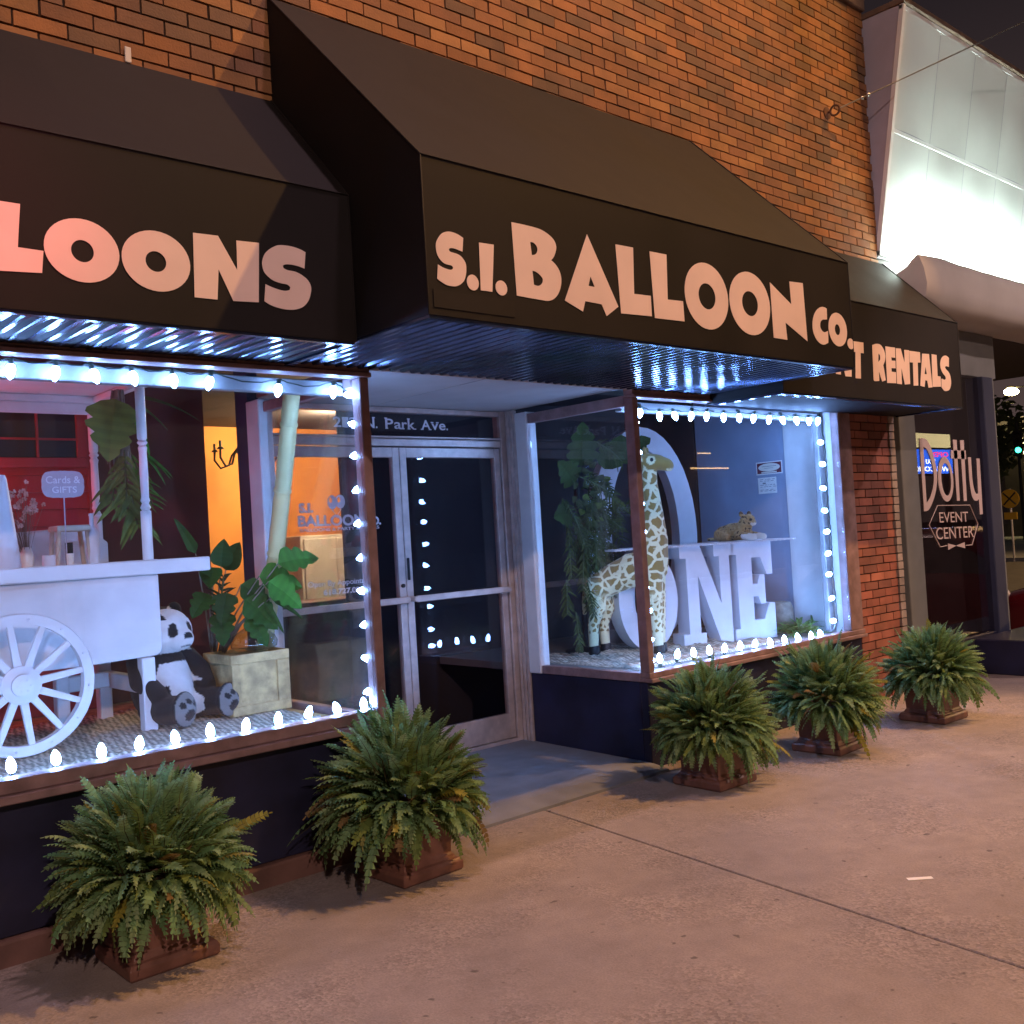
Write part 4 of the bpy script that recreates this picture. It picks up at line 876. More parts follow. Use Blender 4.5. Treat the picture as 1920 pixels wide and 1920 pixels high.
# sign on a stick
SG = (1.685, .93, 1.4805)
t = thing('cards_sign', 'smoky acrylic plaque on a stick reading Cards and GIFTS', 'sign', SG)
sh = []
for k in range(40):
    a = 2*math.pi*k/40; c_, s_ = math.cos(a), math.sin(a); e = 4
    rr = 1/((abs(c_/.1)**e+abs(s_/.066)**e)**(1/e)); rr *= 1-.05*math.cos(4*a)**6+.03*math.cos(8*a); sh.append((1.683+c_*rr, 1.873+s_*rr))
me = shape_mesh('plaque', [[sh, []]], 'acrylic', .006, Matrix.Translation((0, .9, 0))); me.transform(Matrix.Translation(-Vector(SG))); pq = link('plaque', me, t)
me = merge('lettering', [text_mesh('x', 'Cards &', 'letter_white', 1.603, 1.763, 1.878, .036, .897, bold=.01), text_mesh('x', 'GIFTS', 'letter_white', 1.63, 1.745, 1.832, .031, .897, bold=.01)], 'letter_white'); me.transform(Matrix.Translation(-Vector(SG))); link('lettering', me, pq)
put(MB().tube([(1.685, .905, 1.481), (1.685, .905, 1.812)], .003, 6), 'stick', 'acrylic', t, SG)
# dried flowers
FO = (1.56, 1.1, 1.4805); t = thing('flower_posy', 'loose posy of dusty pink dried flowers on the cart', 'flowers', FO); mb = MB(); st = MB(); r = random.Random(5)
for k in range(60):
    p = Vector((1.54+r.gauss(0, .055), 1.1+r.gauss(0, .04), 1.78+r.gauss(0, .045))); st.tube([(1.56, 1.1, 1.49), tuple(Vector((1.56, 1.1, 1.5)).lerp(p, .5)+Vector((0, 0, .02))), tuple(p)], .001, 3)
    for q in range(5):
        a = q*1.257+r.random(); d = Vector((math.cos(a), r.uniform(-.6, .3), math.sin(a)))*.013; e = d.cross(Vector((0, 1, 0))).normalized()*.006
        mb.add([p, p+d*.6+e, p+d, p+d*.6-e], [(0, 1, 2, 3)])
put(mb, 'blossom', 'flower', t, FO); put(st, 'stem', 'bark', t, FO); put(MB().lathe([(.03, 0), (.035, .05), (.02, .1)], 14, mat=Matrix.Translation(FO)), 'vase', 'cream', t, FO, 0, 40)

# crate + demijohn
CR = (2.575, .87, .646); t = thing('wooden_crate', 'weathered wooden crate beside the panda, under the glass jug', 'crate', CR)
x0, x1, y0, y1, z0, z1 = 2.405, 2.742, .7, 1.03, .646, .962
put(MB().box(x0+.012, x1-.012, y0+.012, y1-.012, z0, z1-.02), 'panel', 'weathered_wood', t, CR, .003)
for a in ((x0, x1, y0, y0+.0115, z0, z0+.05), (x0, x1, y0, y0+.0115, z1-.05, z1), (x0, x1, y1-.0115, y1, z1-.05, z1), (x1-.075, x1-.003, y0-.002, y0+.011, z0+.0505, z1-.0505), (x0, x0+.0115, y0+.012, y1-.012, z1-.05, z1), (x0, x0+.0115, y0+.012, y1-.012, z0, z0+.05), (x1-.0115, x1, y0+.012, y1-.012, z1-.05, z1), (x1-.0115, x1, y0+.012, y1-.012, z0, z0+.05), (x0+.003, x0+.05, y0-.001, y0+.011, z0+.0505, z1-.0505)):
    put(MB().box(*a), 'batten', 'weathered_wood', t, CR, .003)
DJ = (2.625, .865, .963); t = thing('glass_demijohn', 'round shouldered clear glass jug with stopper on the wooden crate', 'bottle', DJ)
prof = [(.02, 0), (.1, .002), (.122, .016), (.126, .045), (.112, .075), (.07, .105), (.035, .125), (.024, .15), (.023, .175), (.029, .178), (.029, .192), (.021, .194)]
put(MB().lathe(prof, 28, mat=Matrix.Translation(DJ)), 'body', 'bottle_glass', t, DJ, 0, 60)
put(MB().lathe([(.014, .18), (.019, .2), (.022, .215), (.012, .224)], 14, mat=Matrix.Translation(DJ)), 'stopper', 'bottle_glass', t, DJ, 0, 50)
# bamboo pole
BP = (2.735, 1.085, .635); mb = MB(); A, Bq = Vector((2.735, 1.085, .635)), Vector((2.672, .4, 2.305)); pts = []; rr = []
nodes = [.06, .27, .5, .7, .9]
for k in range(101):
    u = k/100; bend = math.sin(u*math.pi)*.014; pts.append(A.lerp(Bq, u)+Vector((bend, 0, 0))); near = min(abs(u-q) for q in nodes); rr.append(.046-.003*u+(.0045 if near < .006 else (-.0025 if near < .016 else 0)))
mb.tube(pts, rr, 18, col=(.62, .56, .26))
solo(mb, 'bamboo_pole', 'thick pale green bamboo pole leaning in the corner of the left window', 'bamboo', 'bamboo', BP, 0, 40)

# ---------------------------------------------------------------- leaves
def blade(mb, p0, d, n, Ln, W, curl=.3, col=(.05, .13, .04), kind='oval', seg=10):
    col = (col[0], col[1], col[2]*.4)
    p0, d, n = Vector(p0), Vector(d).normalized(), Vector(n).normalized(); s = d.cross(n).normalized(); vs = []; p = p0.copy(); dd = d.copy()
    for i in range(seg+1):
        u = i/seg
        w = math.sin(math.pi*min(1, u**.62))**.8*W/2 if kind != 'strap' else (min(1, u*6)*(1-u)**.6)*W/2
        if kind == 'monstera': w *= (.7 if i % 3 == 2 else 1.0) if .25 < u < .9 else 1
        if kind == 'monstera' and u < .15: w = W*.36*(u/.15)**.5
        nn = dd.cross(s).normalized()*-1
        vs += [p-s*w+nn*abs(w)*.22, p, p+s*w+nn*abs(w)*.22]
        dd = (dd-nn*0+Vector((0, 0, -1))*curl/seg).normalized(); p = p+dd*Ln/seg
    fs = []
    for i in range(seg):
        f_ = .92 if i % 2 else 1.06; mb.add([vs[i*3+q] for q in range(6)], [(0, 1, 4, 3)], 0, tuple(c*f_ for c in col)); mb.add([vs[i*3+q] for q in range(6)], [(1, 2, 5, 4)], 0, tuple(c*f_*.88 for c in col))
def palm(mb, p0, d, Ln, lw, n=14, droop=.8, col=(.06, .14, .05), r=rnd, nrm=(0, -1, .3), lwid=.02):
    p = Vector(p0); d = Vector(d).normalized(); pts = [p.copy()]; nrm = Vector(nrm).normalized()
    for k in range(n):
        d = (d+Vector((0, 0, -droop/n))).normalized(); p = p+d*Ln/n; pts.append(p.copy())
        s = d.cross(nrm).normalized(); u = k/n; ll = lw*(math.sin(math.pi*(.12+.8*u))**.7)
        for sg in (-1, 1):
            q = (s*sg*r.uniform(.5, .95)+d*r.uniform(.45, .9)+nrm*r.uniform(-.35, .4)).normalized(); kk = r.uniform(.75, 1.25)
            blade(mb, p, q, nrm+Vector((0, 0, .2)), ll*r.uniform(.75, 1.15), lwid*r.uniform(.8, 1.2), .5, tuple(c*kk for c in col), 'strap', 6)
    mb.tube(pts, [.005]*len(pts), 5, 0, False, (.07, .1, .04))
GO = (2.0, .93, 2.0)
t = thing('foliage_garland', 'hanging garland of palm and monstera leaves on the cart post', 'garland', GO); r = random.Random(3)
mb = MB()
for k in range(26):
    a = r.uniform(-.05, .035); b = r.uniform(-.03, .03); mb.tube([(1.985+a*.5, .93+b, 2.35), (1.98+a, .93+b, 2.15), (1.985+a*1.3+r.uniform(-.02, .02), .92+b, 1.93+r.uniform(-.06, .05))], [.006, .009, .003], 5)
put(mb, 'fibre_bundle', 'bark', t, GO)
mb = MB(); blade(mb, (1.955, .9, 2.3), (-.2, -.1, -1), (-.25, -1, .1), .33, .27, .1, (.13, .2, .1), 'monstera', 14)
put(mb, 'monstera_leaf', 'leaf', t, GO)
mb = MB(); palm(mb, (1.98, .88, 2.04), (-.05, -.12, -1), .3, .2, 9, .2, (.12, .17, .1), r, lwid=.034); palm(mb, (1.99, .86, 1.86), (.12, -.1, -1), .2, .2, 8, .2, (.1, .16, .09), r, lwid=.03); palm(mb, (1.96, .9, 2.0), (-.3, -.12, -1), .22, .16, 6, .2, (.1, .15, .09), r, lwid=.03); palm(mb, (2.03, .95, 2.05), (.5, .1, -1), .3, .14, 9, .3, (.06, .16, .05), r)
put(mb, 'palm_frond', 'leaf', t, GO)
mb = MB(); blade(mb, (2.05, .9, 2.31), (1, -.1, -.05), (0, -.5, 1), .37, .09, .55, (.05, .1, .075), 'strap', 12); blade(mb, (2.06, .88, 2.27), (.8, -.1, -.5), (0, -.6, 1), .2, .05, .4, (.06, .13, .07), 'strap'); blade(mb, (2.05, .9, 2.22), (.3, -.1, -1), (.4, -1, .2), .22, .07, .1, (.05, .26, .06), 'strap')
for dx, dz in ((.17, -.1), (.2, -.14), (.14, -.17)): blade(mb, (2.08, .88, 2.02), (dx, -.03, dz), (0, -.8, 1), .19, .036, .5, (.05, .2, .08), 'strap')
put(mb, 'strap_leaf', 'leaf', t, GO)

PLO = (2.5, 1.0, .64); t = thing('tropical_plant', 'big tropical leaf plant standing behind the wooden crate and bamboo', 'plant', PLO)
mb = MB().lathe([(.09, 0), (.1, .02), (.12, .2), (.11, .21)], 18, mat=Matrix.Translation((2.5, 1.16, .645)))
put(mb, 'pot', 'black', t, PLO, 0, 40)
mb = MB(); base = Vector((2.5, 1.1, .85))
tips = [((2.36, .95, 1.5), (-.5, -.2, .9), .24, .07, (.03, .085, .035), 'strap'), ((2.46, .98, 1.42), (-.2, -.3, -.3), .15, .12, (.03, .1, .04), 'oval'), ((2.54, .98, 1.4), (.3, -.2, .8), .17, .13, (.03, .075, .035), 'oval'),
        ((2.6, .72, 1.36), (.9, -.35, -.15), .24, .17, (.05, .2, .06), 'monstera'), ((2.62, .66, 1.33), (.8, -.3, -.6), .23, .16, (.055, .24, .07), 'monstera'), ((2.56, .85, 1.32), (.35, -.3, -.3), .2, .14, (.03, .1, .04), 'monstera'), ((2.45, .95, 1.38), (-.55, -.25, .3), .16, .06, (.025, .075, .03), 'strap'),
        ((2.66, .62, 1.42), (.9, -.3, .25), .22, .16, (.045, .2, .06), 'monstera'), ((2.55, .8, 1.24), (.5, -.4, -.5), .24, .17, (.03, .11, .04), 'monstera'), ((2.42, .95, 1.28), (-.5, -.3, -.3), .2, .13, (.025, .085, .03), 'monstera'), ((2.47, .9, 1.18), (-.2, -.35, -.6), .2, .14, (.02, .075, .03), 'monstera'), ((2.56, .78, 1.16), (.3, -.35, -.7), .2, .13, (.025, .1, .03), 'monstera'),
        ((2.62, .72, 1.22), (.5, -.2, -.8), .2, .045, (.03, .09, .03), 'strap'), ((2.66, .72, 1.24), (.8, -.2, -.45), .22, .045, (.03, .09, .035), 'strap'), ((2.5, .95, 1.42), (.0, -.2, .7), .16, .12, (.025, .07, .03), 'oval'), ((2.5, .9, 1.28), (-.3, -.3, -.5), .2, .14, (.02, .06, .025), 'monstera')]
st = MB()
for p, d, Ln, W_, c_, kd in tips:
    st.tube([base, base.lerp(Vector(p), .5)+Vector((0, 0, .06)), p], [.006, .005, .003], 5); n_ = Vector((-.45, -.8, .5)); blade(mb, p, d, n_, Ln, W_, .35, c_, kd, 12)
palm(mb, (2.47, .97, 1.05), (.1, -.1, 1), .32, .1, 12, .1, (.02, .035, .015), r)
put(mb, 'leaf', 'leaf', t, PLO); put(st, 'stem', 'bark', t, PLO)

# panda
def pcol(c):
    W_, K = (.8, .79, .77), (.006, .006, .007)
    if c.z > .53 and abs(c.y) > .065: return K
    if c.z > .345 and (c-Vector((.05, 0, .46))).length < .235 and not (abs(c.y) > .15):
        for s in (-1, 1):
            q = Vector(((c.x-.16), (c.y-s*.058)-.25*(c.z-.475)*-s, (c.z-.48))); 
            if c.x > .1 and (q.y/.022)**2+(q.z/.036)**2 < 1: return K
        if c.x > .205 and abs(c.y) < .026 and c.z > .435: return K
        if c.x > .17 and abs(c.y) < .03 and abs(c.z-.397-abs(c.y)*-.2) < .004: return (.2, .2, .2)
        if c.z > .36: return W_
    if c.x > .325 and c.z < .21: 
        for y0 in (-.145, .145):
            for dy, dz, rr in ((0, -.02, .03), (-.035, .03, .015), (0, .045, .016), (.035, .03, .015)):
                if (c.y-y0-dy)**2+(c.z-.095-dz)**2 < rr*rr: return K
        return (.2, .19, .18)
    if c.z < .2 and abs(c.y) > .075 and c.x > .06: return K
    if abs(c.y) < .125 and .02 < c.z < .31 and .02 < c.x < .22 and abs(c.y) < .06+.5*max(0, .2-abs(c.z-.16)): return W_
    return K
pandaP = [('e', (.05, 0, .465), (.125, .135, .12)), ('e', (.145, 0, .43), (.075, .07, .06)), ('e', (0, .1, .57), (.03, .045, .045)), ('e', (0, -.1, .57), (.03, .045, .045)),
          ('e', (-.01, 0, .2), (.14, .165, .21)), ('e', (.03, 0, .16), (.14, .14, .15)),
          ('c', [(.0, .14, .33), (.07, .19, .24), (.15, .16, .17)], [.065, .06, .05]), ('c', [(.0, -.14, .33), (.07, -.19, .24), (.15, -.16, .17)], [.065, .06, .05]),
          ('c', [(.05, .1, .09), (.2, .14, .09), (.3, .145, .1)], [.085, .075, .07]), ('c', [(.05, -.1, .09), (.2, -.14, .09), (.3, -.145, .1)], [.085, .075, .07]),
          ('e', (.315, .145, .1), (.035, .075, .09)), ('e', (.315, -.145, .1), (.035, .075, .09))]
me = organic('plush_panda', pandaP, 'plush', .0085, pcol, 3)
o = link('plush_panda', me, None, (2.155, .98, .64)); o.rotation_euler.z = R(-72); tag(o, 'black and white plush panda sitting between the cart and the crate', 'plush toy')

# the warm room seen behind
CH = (4.06, 3.6, 2.45); t = thing('chandelier', 'black scroll arm chandelier hanging in the warm orange room', 'chandelier', CH)
put(MB().tube([(4.06, 3.6, 2.62), (4.06, 3.6, 2.2)], .012, 8).lathe([(.01, 0), (.035, .03), (.02, .06), (.03, .09), (.008, .13)], 14, mat=Matrix.Translation((4.06, 3.6, 2.18))), 'stem', 'black', t, CH, 0, 40)
for k in range(6):
    a = k*math.pi/3+.25; c_, s_ = math.cos(a), math.sin(a); pts = [(.02, 2.3), (.07, 2.36), (.12, 2.3), (.15, 2.22), (.22, 2.2), (.27, 2.27), (.265, 2.34)]
    put(MB().tube([(4.06+c_*q, 3.6+s_*q, z) for q, z in pts], .009, 6).lathe([(.03, 0), (.02, .015), (.01, .02), (.01, .07)], 10, mat=Matrix.Translation((4.06+c_*.265, 3.6+s_*.265, 2.34))), 'arm', 'black', t, CH, 0, 40)
CB = (5.0, 3.8, .02); t = thing('cabinet', 'cream two door cabinet against the orange back wall', 'cabinet', CB)
put(MB().box(4.62, 5.32, 3.75, 4.2, .02, 1.6), 'body', 'cream', t, CB, .006)
put(MB().box(4.64, 4.965, 3.72, 3.749, .1, 1.57), 'door', 'cream', t, CB, .006); dd = put(MB().box(4.975, 5.3, 3.72, 3.749, .1, 1.57), 'door', 'cream', t, CB, .006)
put(MB().box(5.255, 5.275, 3.69, 3.719, 1.3, 1.55), 'handle', 'brown_metal', dd, CB, .003); 
CT = (4.9, 3.0, .02); t = thing('counter', 'low dark counter in the orange room in front of the cream cabinet', 'counter', CT)
put(MB().box(3.95, 6.1, 2.95, 3.3, .02, 1.03), 'front', 'far_wall', t, CT, .005); put(MB().box(3.92, 6.13, 2.92, 3.33, 1.031, 1.06), 'top', 'brown_metal', t, CT, .005)
BS = (2.5, 1.75, .64); t = thing('bar_stool', 'small dark stool in the shadows between cart and tropical plant', 'stool', BS)
put(MB().lathe([(.13, .5), (.14, .52), (.13, .55), (.05, .56)], 18, mat=Matrix.Translation((2.42, 1.7, .64))), 'seat', 'black', t, BS, 0, 40)
for k in range(4):
    a = k*math.pi/2+.4; put(MB().tube([(2.42+math.cos(a)*.08, 1.7+math.sin(a)*.08, 1.15), (2.42+math.cos(a)*.14, 1.7+math.sin(a)*.14, .642)], .012, 6), 'leg', 'black', t, BS)

# ================================================================== RIGHT DISPLAY WINDOW
LT = (6.28, .68, .575); RZ = R(-20)
t = thing('letter_table', 'low white display table standing on big serif letters O N E', 'table', LT, rz=RZ)
Hh = .755
EL = [(0, 0), (.5, 0), (.5, .36), (.43, .36), (.36, .2), (.24, .2), (.24, .44), (.3, .44), (.33, .36), (.39, .36), (.39, .66), (.33, .66), (.3, .57), (.24, .57), (.24, .84), (.35, .84), (.42, .66), (.49, .66), (.49, 1), (0, 1), (0, .88), (.06, .88), (.06, .12), (0, .12)]
NL = [(0, 0), (.26, 0), (.26, .12), (.2, .12), (.2, .7), (.44, 0), (.58, 0), (.58, .88), (.64, .88), (.64, 1), (.4, 1), (.4, .88), (.46, .88), (.46, .4), (.24, 1), (0, 1), (0, .88), (.07, .88), (.07, .12), (0, .12)]
for nm, s0, sh in (('O', -.74, [['E', .33, .5, .33, .5], [['E', .33, .5, .155, .34]]]), ('N', -.205, [NL, []]), ('E', .255, [EL, []])):
    o_ = sh[0]; sc_ = lambda q: [[q[0], q[1]*Hh, q[2]*Hh, q[3]*Hh, q[4]*Hh] if q[0] == 'E' else [(a*Hh, b*Hh) for a, b in q]][0]
    me = shape_mesh('letter', [[sc_(sh[0]), [sc_(h) for h in sh[1]]]], 'letter_white', .17, Matrix.Translation((s0, -.07, 0))); q = link('letter', me, t); q['label'] = 'big white serif letter '+nm
mb = MB().box(-.8, .8, -.16, .28, Hh+.001, Hh+.014); 
tt = mb.obj('tabletop', 'letter_white', t, bevel=.003)
mb = MB()
for k in range(80): mb.ell((-.79+k*.02, -.164, Hh+.006+.004*(k % 2)), (.009, .007, .009), None, 6, 4)
mb.obj('bead_trim', 'letter_white', tt)
AR = (6.31, 1.25, .575); ar = shape_mesh('oval_arch', [[['E', 0, .865, .46, .865], [['E', 0, .865, .3, .69]]]], 'letter_white', .14, Matrix.Translation((0, -.07, 0)))
o = link('oval_arch', ar, None, AR); o.rotation_euler.z = R(-24); tag(o, 'tall white oval ring standing behind the letter table', 'backdrop ring')

# giraffe
def gcol(c):
    leg = min(1, max(0, (.46-c.z)/.1)); head = 1. if (c.z > 1.315 and c.x > .2+max(0, (1.36-c.z))*.8) else 0.
    plain = 1. if c.z < .15 else 0.
    for s in (-1, 1):
        if (c-Vector((.26, s*.05, 1.385))).length < .034: plain = 1.
    if c.z > 1.29 and c.x < .2 and c.z < 1.36: head = 0
    return (leg, head, plain)
gP = [('c', [(.19, 0, .62), (.05, 0, .6), (-.08, 0, .55), (-.21, 0, .49)], [.135, .125, .112, .11]), ('c', [(.2, 0, .66), (.235, 0, .82), (.235, 0, 1.03), (.225, 0, 1.22), (.228, 0, 1.34)], [.13, .1, .074, .058, .054]),
      ('c', [(.222, 0, 1.375), (.295, 0, 1.368), (.36, 0, 1.346)], [.068, .058, .047]), ('e', (.375, 0, 1.338), (.036, .048, .042)),
      ('c', [(.2, .045, 1.4), (.165, .11, 1.415)], [.022, .018]), ('c', [(.2, -.045, 1.4), (.165, -.11, 1.415)], [.022, .018]), ('c', [(.215, .03, 1.42), (.21, .034, 1.475)], [.013, .015]), ('c', [(.215, -.03, 1.42), (.21, -.034, 1.475)], [.013, .015]),
      ('c', [(.2, .07, .54), (.215, .08, .3), (.21, .08, .06)], [.08, .048, .036]), ('c', [(.22, -.07, .54), (.235, -.08, .3), (.24, -.08, .06)], [.08, .048, .036]),
      ('c', [(-.22, .065, .48), (-.18, .08, .33), (-.22, .08, .21), (-.215, .08, .06)], [.092, .058, .042, .037]), ('c', [(-.22, -.065, .48), (-.2, -.08, .33), (-.245, -.08, .21), (-.25, -.08, .06)], [.092, .058, .042, .037]),
      ('c', [(-.31, 0, .53), (-.34, 0, .4), (-.335, 0, .3)], [.018, .012, .02])]
GI = (5.575, .8, .588); t = thing('plush_giraffe', 'tall spotted plush giraffe standing at the right window corner', 'plush toy', GI, rz=R(-66))
me = organic('body', gP, 'giraffe_fur', .0085, gcol, 3); link('body', me, t)
for x, y in ((.21, .08), (.24, -.08), (-.215, .08), (-.25, -.08)):
    MB().lathe([(.04, 0), (.043, .012), (.039, .06), (.03, .068)], 14, mat=Matrix.Translation((x+.004, y, -.002))).obj('hoof', 'black', t, smooth=50)
for s in (-1, 1): MB().ell((.268, s*.056, 1.387), (.013, .011, .015)).obj('eye', 'black', t, smooth=80)
# leopard cub
def lcol(c):
    if c.x > .1 and c.z < .05: return (.7, .68, .62)
    if c.x > .155 and c.z < .135: return (.62, .58, .5)
    n = noise.noise(c*48); 
    if (c-Vector((.155, .025, .158))).length < .014 or (c-Vector((.155, -.025, .158))).length < .014: return (.02, .02, .02)
    if c.z > .205: return (.1, .06, .03)
    return (.05, .03, .015) if n > .34 else lerpc((.33, .22, .085), (.45, .34, .18), max(0, min(1, .5+n)))
lP = [('c', [(.06, 0, .075), (-.05, 0, .07), (-.15, .02, .06)], [.07, .07, .06]), ('c', [(.07, 0, .1), (.105, 0, .15)], [.06, .055]), ('e', (.115, 0, .155), (.055, .06, .05)), ('e', (.155, 0, .135), (.03, .033, .026)),
      ('e', (.09, .05, .205), (.014, .024, .024)), ('e', (.09, -.05, .205), (.014, .024, .024)), ('c', [(.06, .06, .045), (.2, .07, .025)], [.034, .024]), ('c', [(.06, -.06, .045), (.2, -.05, .025)], [.034, .024]),
      ('c', [(-.12, -.06, .05), (-.03, -.09, .03)], [.05, .028]), ('c', [(-.17, .03, .04), (-.27, .08, .02), (-.3, .02, .018)], [.02, .016, .014])]
me = organic('plush_leopard', lP, 'plush', .006, lcol, 2); o = link('plush_leopard', me, None, (6.62, .55, .575+Hh+.016)); o.rotation_euler.z = R(-92); tag(o, 'brown plush leopard cub lying on the white letter table', 'plush toy')
# foliage stand
FS = (5.55, 1.2, .575); t = thing('foliage_stand', 'dark stand of mixed palm and monstera leaves left of the giraffe', 'foliage', FS); r = random.Random(8)
put(MB().tube([(5.55, 1.22, .58), (5.55, 1.22, 2.1)], .02, 8).lathe([(.16, 0), (.16, .02), (.03, .04)], 20, mat=Matrix.Translation((5.55, 1.22, .577))), 'stand', 'black', t, FS, 0, 40)
mb = MB()
for p, d, Ln, W_ in (((5.5, 1.1, 1.98), (-.12, -.2, 1), .34, .26), ((5.36, 1.05, 1.85), (-.6, -.2, .55), .3, .22), ((5.3, 1.05, 1.62), (-.7, -.2, .1), .26, .22), ((5.75, 1.0, 2.02), (.5, -.3, .45), .34, .26), ((5.66, 1.02, 1.95), (.2, -.3, .8), .28, .22)):
    blade(mb, p, d, (-.5, -.8, .25), Ln, W_, .4, (.04, .075, .034), 'monstera', 14)
put(mb, 'monstera_leaf', 'leaf', t, FS); mb = MB()
for k in range(56):
    p = Vector((5.47+r.gauss(0, .14), 1.02+r.uniform(-.06, .12), 1.55+r.gauss(0, .24))); a = r.uniform(-2.4, .5)
    palm(mb, p, (math.cos(a)*.8, r.uniform(-.5, .1), math.sin(a)), r.uniform(.22, .42), r.uniform(.07, .13), 12, r.uniform(.5, 1.3), lerpc((.035, .058, .03), (.075, .1, .06), r.random()), r, (-.5+r.uniform(-.4, .4), -.8, .3+r.uniform(-.4, .4)), .016)
put(mb, 'palm_frond', 'leaf', t, FS); mb = MB()
for k in range(34):
    p = Vector((5.48+r.gauss(0, .13), 1.0+r.uniform(-.05, .05), 1.78+r.gauss(0, .12))); blade(mb, p, (r.uniform(-1, 1), -.3, r.uniform(-1, 1)), (-.5, -.8, .3), .07, .055, .2, (.05, .065, .05) if k % 3 else (.12, .16, .07), 'oval', 5)
put(mb, 'small_leaf', 'leaf', t, FS)
FP = (7.02, .3, .573); t = thing('floor_plant', 'low leafy plant on the floor right of the letter E', 'plant', FP); mb = MB(); r = random.Random(4)
for k in range(90):
    a = r.uniform(0, 6.28); q = r.uniform(.05, 1); blade(mb, (7.0+r.gauss(0, .07), .33+r.gauss(0, .06), .58+r.uniform(0, .06)), (math.cos(a), math.sin(a)*.7-.2, .9-.7*q), (0, -.3, 1), r.uniform(.1, .22), .03, .9, lerpc((.05, .13, .05), (.13, .22, .12), r.random()), 'strap' if k % 3 else 'oval', 6)
put(mb, 'foliage', 'leaf', t, FP)
mb = MB().lathe([(.11, 0), (.12, .03), (.115, .2), (.09, .25), (.03, .262)], 18, mat=Matrix.Translation((7.08, .52, .573)))
me = mb.mesh('log_stump', 'bark', smooth=40)
for v in me.vertices: v.co += Vector((noise.noise(v.co*14), noise.noise(v.co*14+Vector((3, 0, 0))), 0))*.02
me.transform(Matrix.Translation((-7.08, -.52, -.573))); tag(link('log_stump', me, None, (7.08, .52, .573)), 'dark round stump behind the floor plant in the right window', 'stump')
# stickers on the side wall (facing the street side, -x)
Q = Matrix.Translation((7.303, 0, 0)) @ Matrix.Rotation(R(-90), 4, 'Z')
def sticker(name, label, a0, a1, z0, z1, base, extra):
    c = ((a0+a1)/2, (z0+z1)/2); t_ = MB().box(a0, a1, -.002, -.0005, z0, z1).mesh(name, base); t_.transform(Q @ Matrix.Identity(4)); off = Q @ Vector((c[0], 0, c[1])); t_.transform(Matrix.Translation(-off)); o = tag(link(name, t_, None, off), label, 'sign')
    for nm, me in extra:
        me.transform(Q); me.transform(Matrix.Translation(-off)); link(nm, me, o)
sy = lambda y: -y
sticker('wall_sign', 'maroon and white sign with pale oval on the blue wall, upper one', -.8, -.545, 1.874, 1.982, 'paper', [
    ('band', MB().box(-.79, -.555, -.0032, -.0022, 1.884, 1.972).mesh('band', 'maroon_ink')), ('oval', shape_mesh('oval', [[['E', -.672, 1.933, .105, .034], []]], 'cream', .0008, Matrix.Translation((0, -.0042, 0)))),
    ('line', merge('line', [MB().box(-.74, -.6, -.0052, -.0043, 1.94, 1.944).mesh('q', 'grey_ink'), MB().box(-.72, -.63, -.0052, -.0043, 1.925, 1.928).mesh('q', 'grey_ink')], 'grey_ink')), ('strip', MB().box(-.75, -.6, -.0042, -.0033, 1.887, 1.897).mesh('strip', 'cream'))])
r = random.Random(2)
mb = MB()
for z in (1.832, 1.818, 1.785, 1.77, 1.745, 1.735):
    x = -.77
    while x < -.63: w_ = r.uniform(.01, .035); mb.box(x, x+w_, -.003, -.0021, z, z+.004); x += w_+r.uniform(.006, .02)
mb.box(-.745, -.715, -.003, -.0021, 1.795, 1.808)
sticker('wall_sign', 'small white printed notice on the blue wall, under the maroon sign', -.79, -.61, 1.715, 1.85, 'paper', [('print', mb.mesh('print', 'grey_ink'))])

# ================================================================== ON AND ABOVE THE WALL
HK = (7.42, -.02, 4.716); t = thing('eye_hook', 'rusty eye hook in the upper brick wall holding a wire', 'hook', HK)
put(MB().lathe([(.05, 0), (.05, .01), (.02, .016)], 16, mat=Matrix.Translation((7.42, .0, 4.716)) @ Matrix.Rotation(R(90), 4, 'X')), 'plate', 'rust', t, HK, 0, 40)
ring = [(7.42, -.075+.04*math.cos(a), 4.716+.04*math.sin(a)) for a in [2*math.pi*k/16 for k in range(17)]]
put(MB().tube(ring, .009, 6).tube([(7.42, -.01, 4.716), (7.42, -.035, 4.716)], .012, 6), 'ring', 'rust', t, HK, 0, 50)
A, Bq = Vector((7.42, -.11, 4.716)), Vector((11.19, -5.4, 8.3))
WIRE_END = Vector((8.6, -3.6, 6.9))
A = Vector((7.42, -.11, 4.718)); Bq = A+Vector((1.48, -.89, .834))*4.2
mb = MB().tube([A.lerp(Bq, k/20)+Vector((0, 0, -.1*math.sin(math.pi*k/20))) for k in range(21)], .0055, 5)
solo(mb, 'guy_wire', 'thin pale wire running from the wall hook up past the marquee', 'wire', 'steel_wire', A)
mb = MB()
for k in (.028, .036): mb.ell(A.lerp(Bq, k)+Vector((0, -.004, -.01)), (.016, .014, .014), None, 8, 6)
solo(mb, 'wire_clamp', 'small shiny clamp on the wire beside the wall hook', 'clamp', 'steel_wire', A.lerp(Bq, .03))

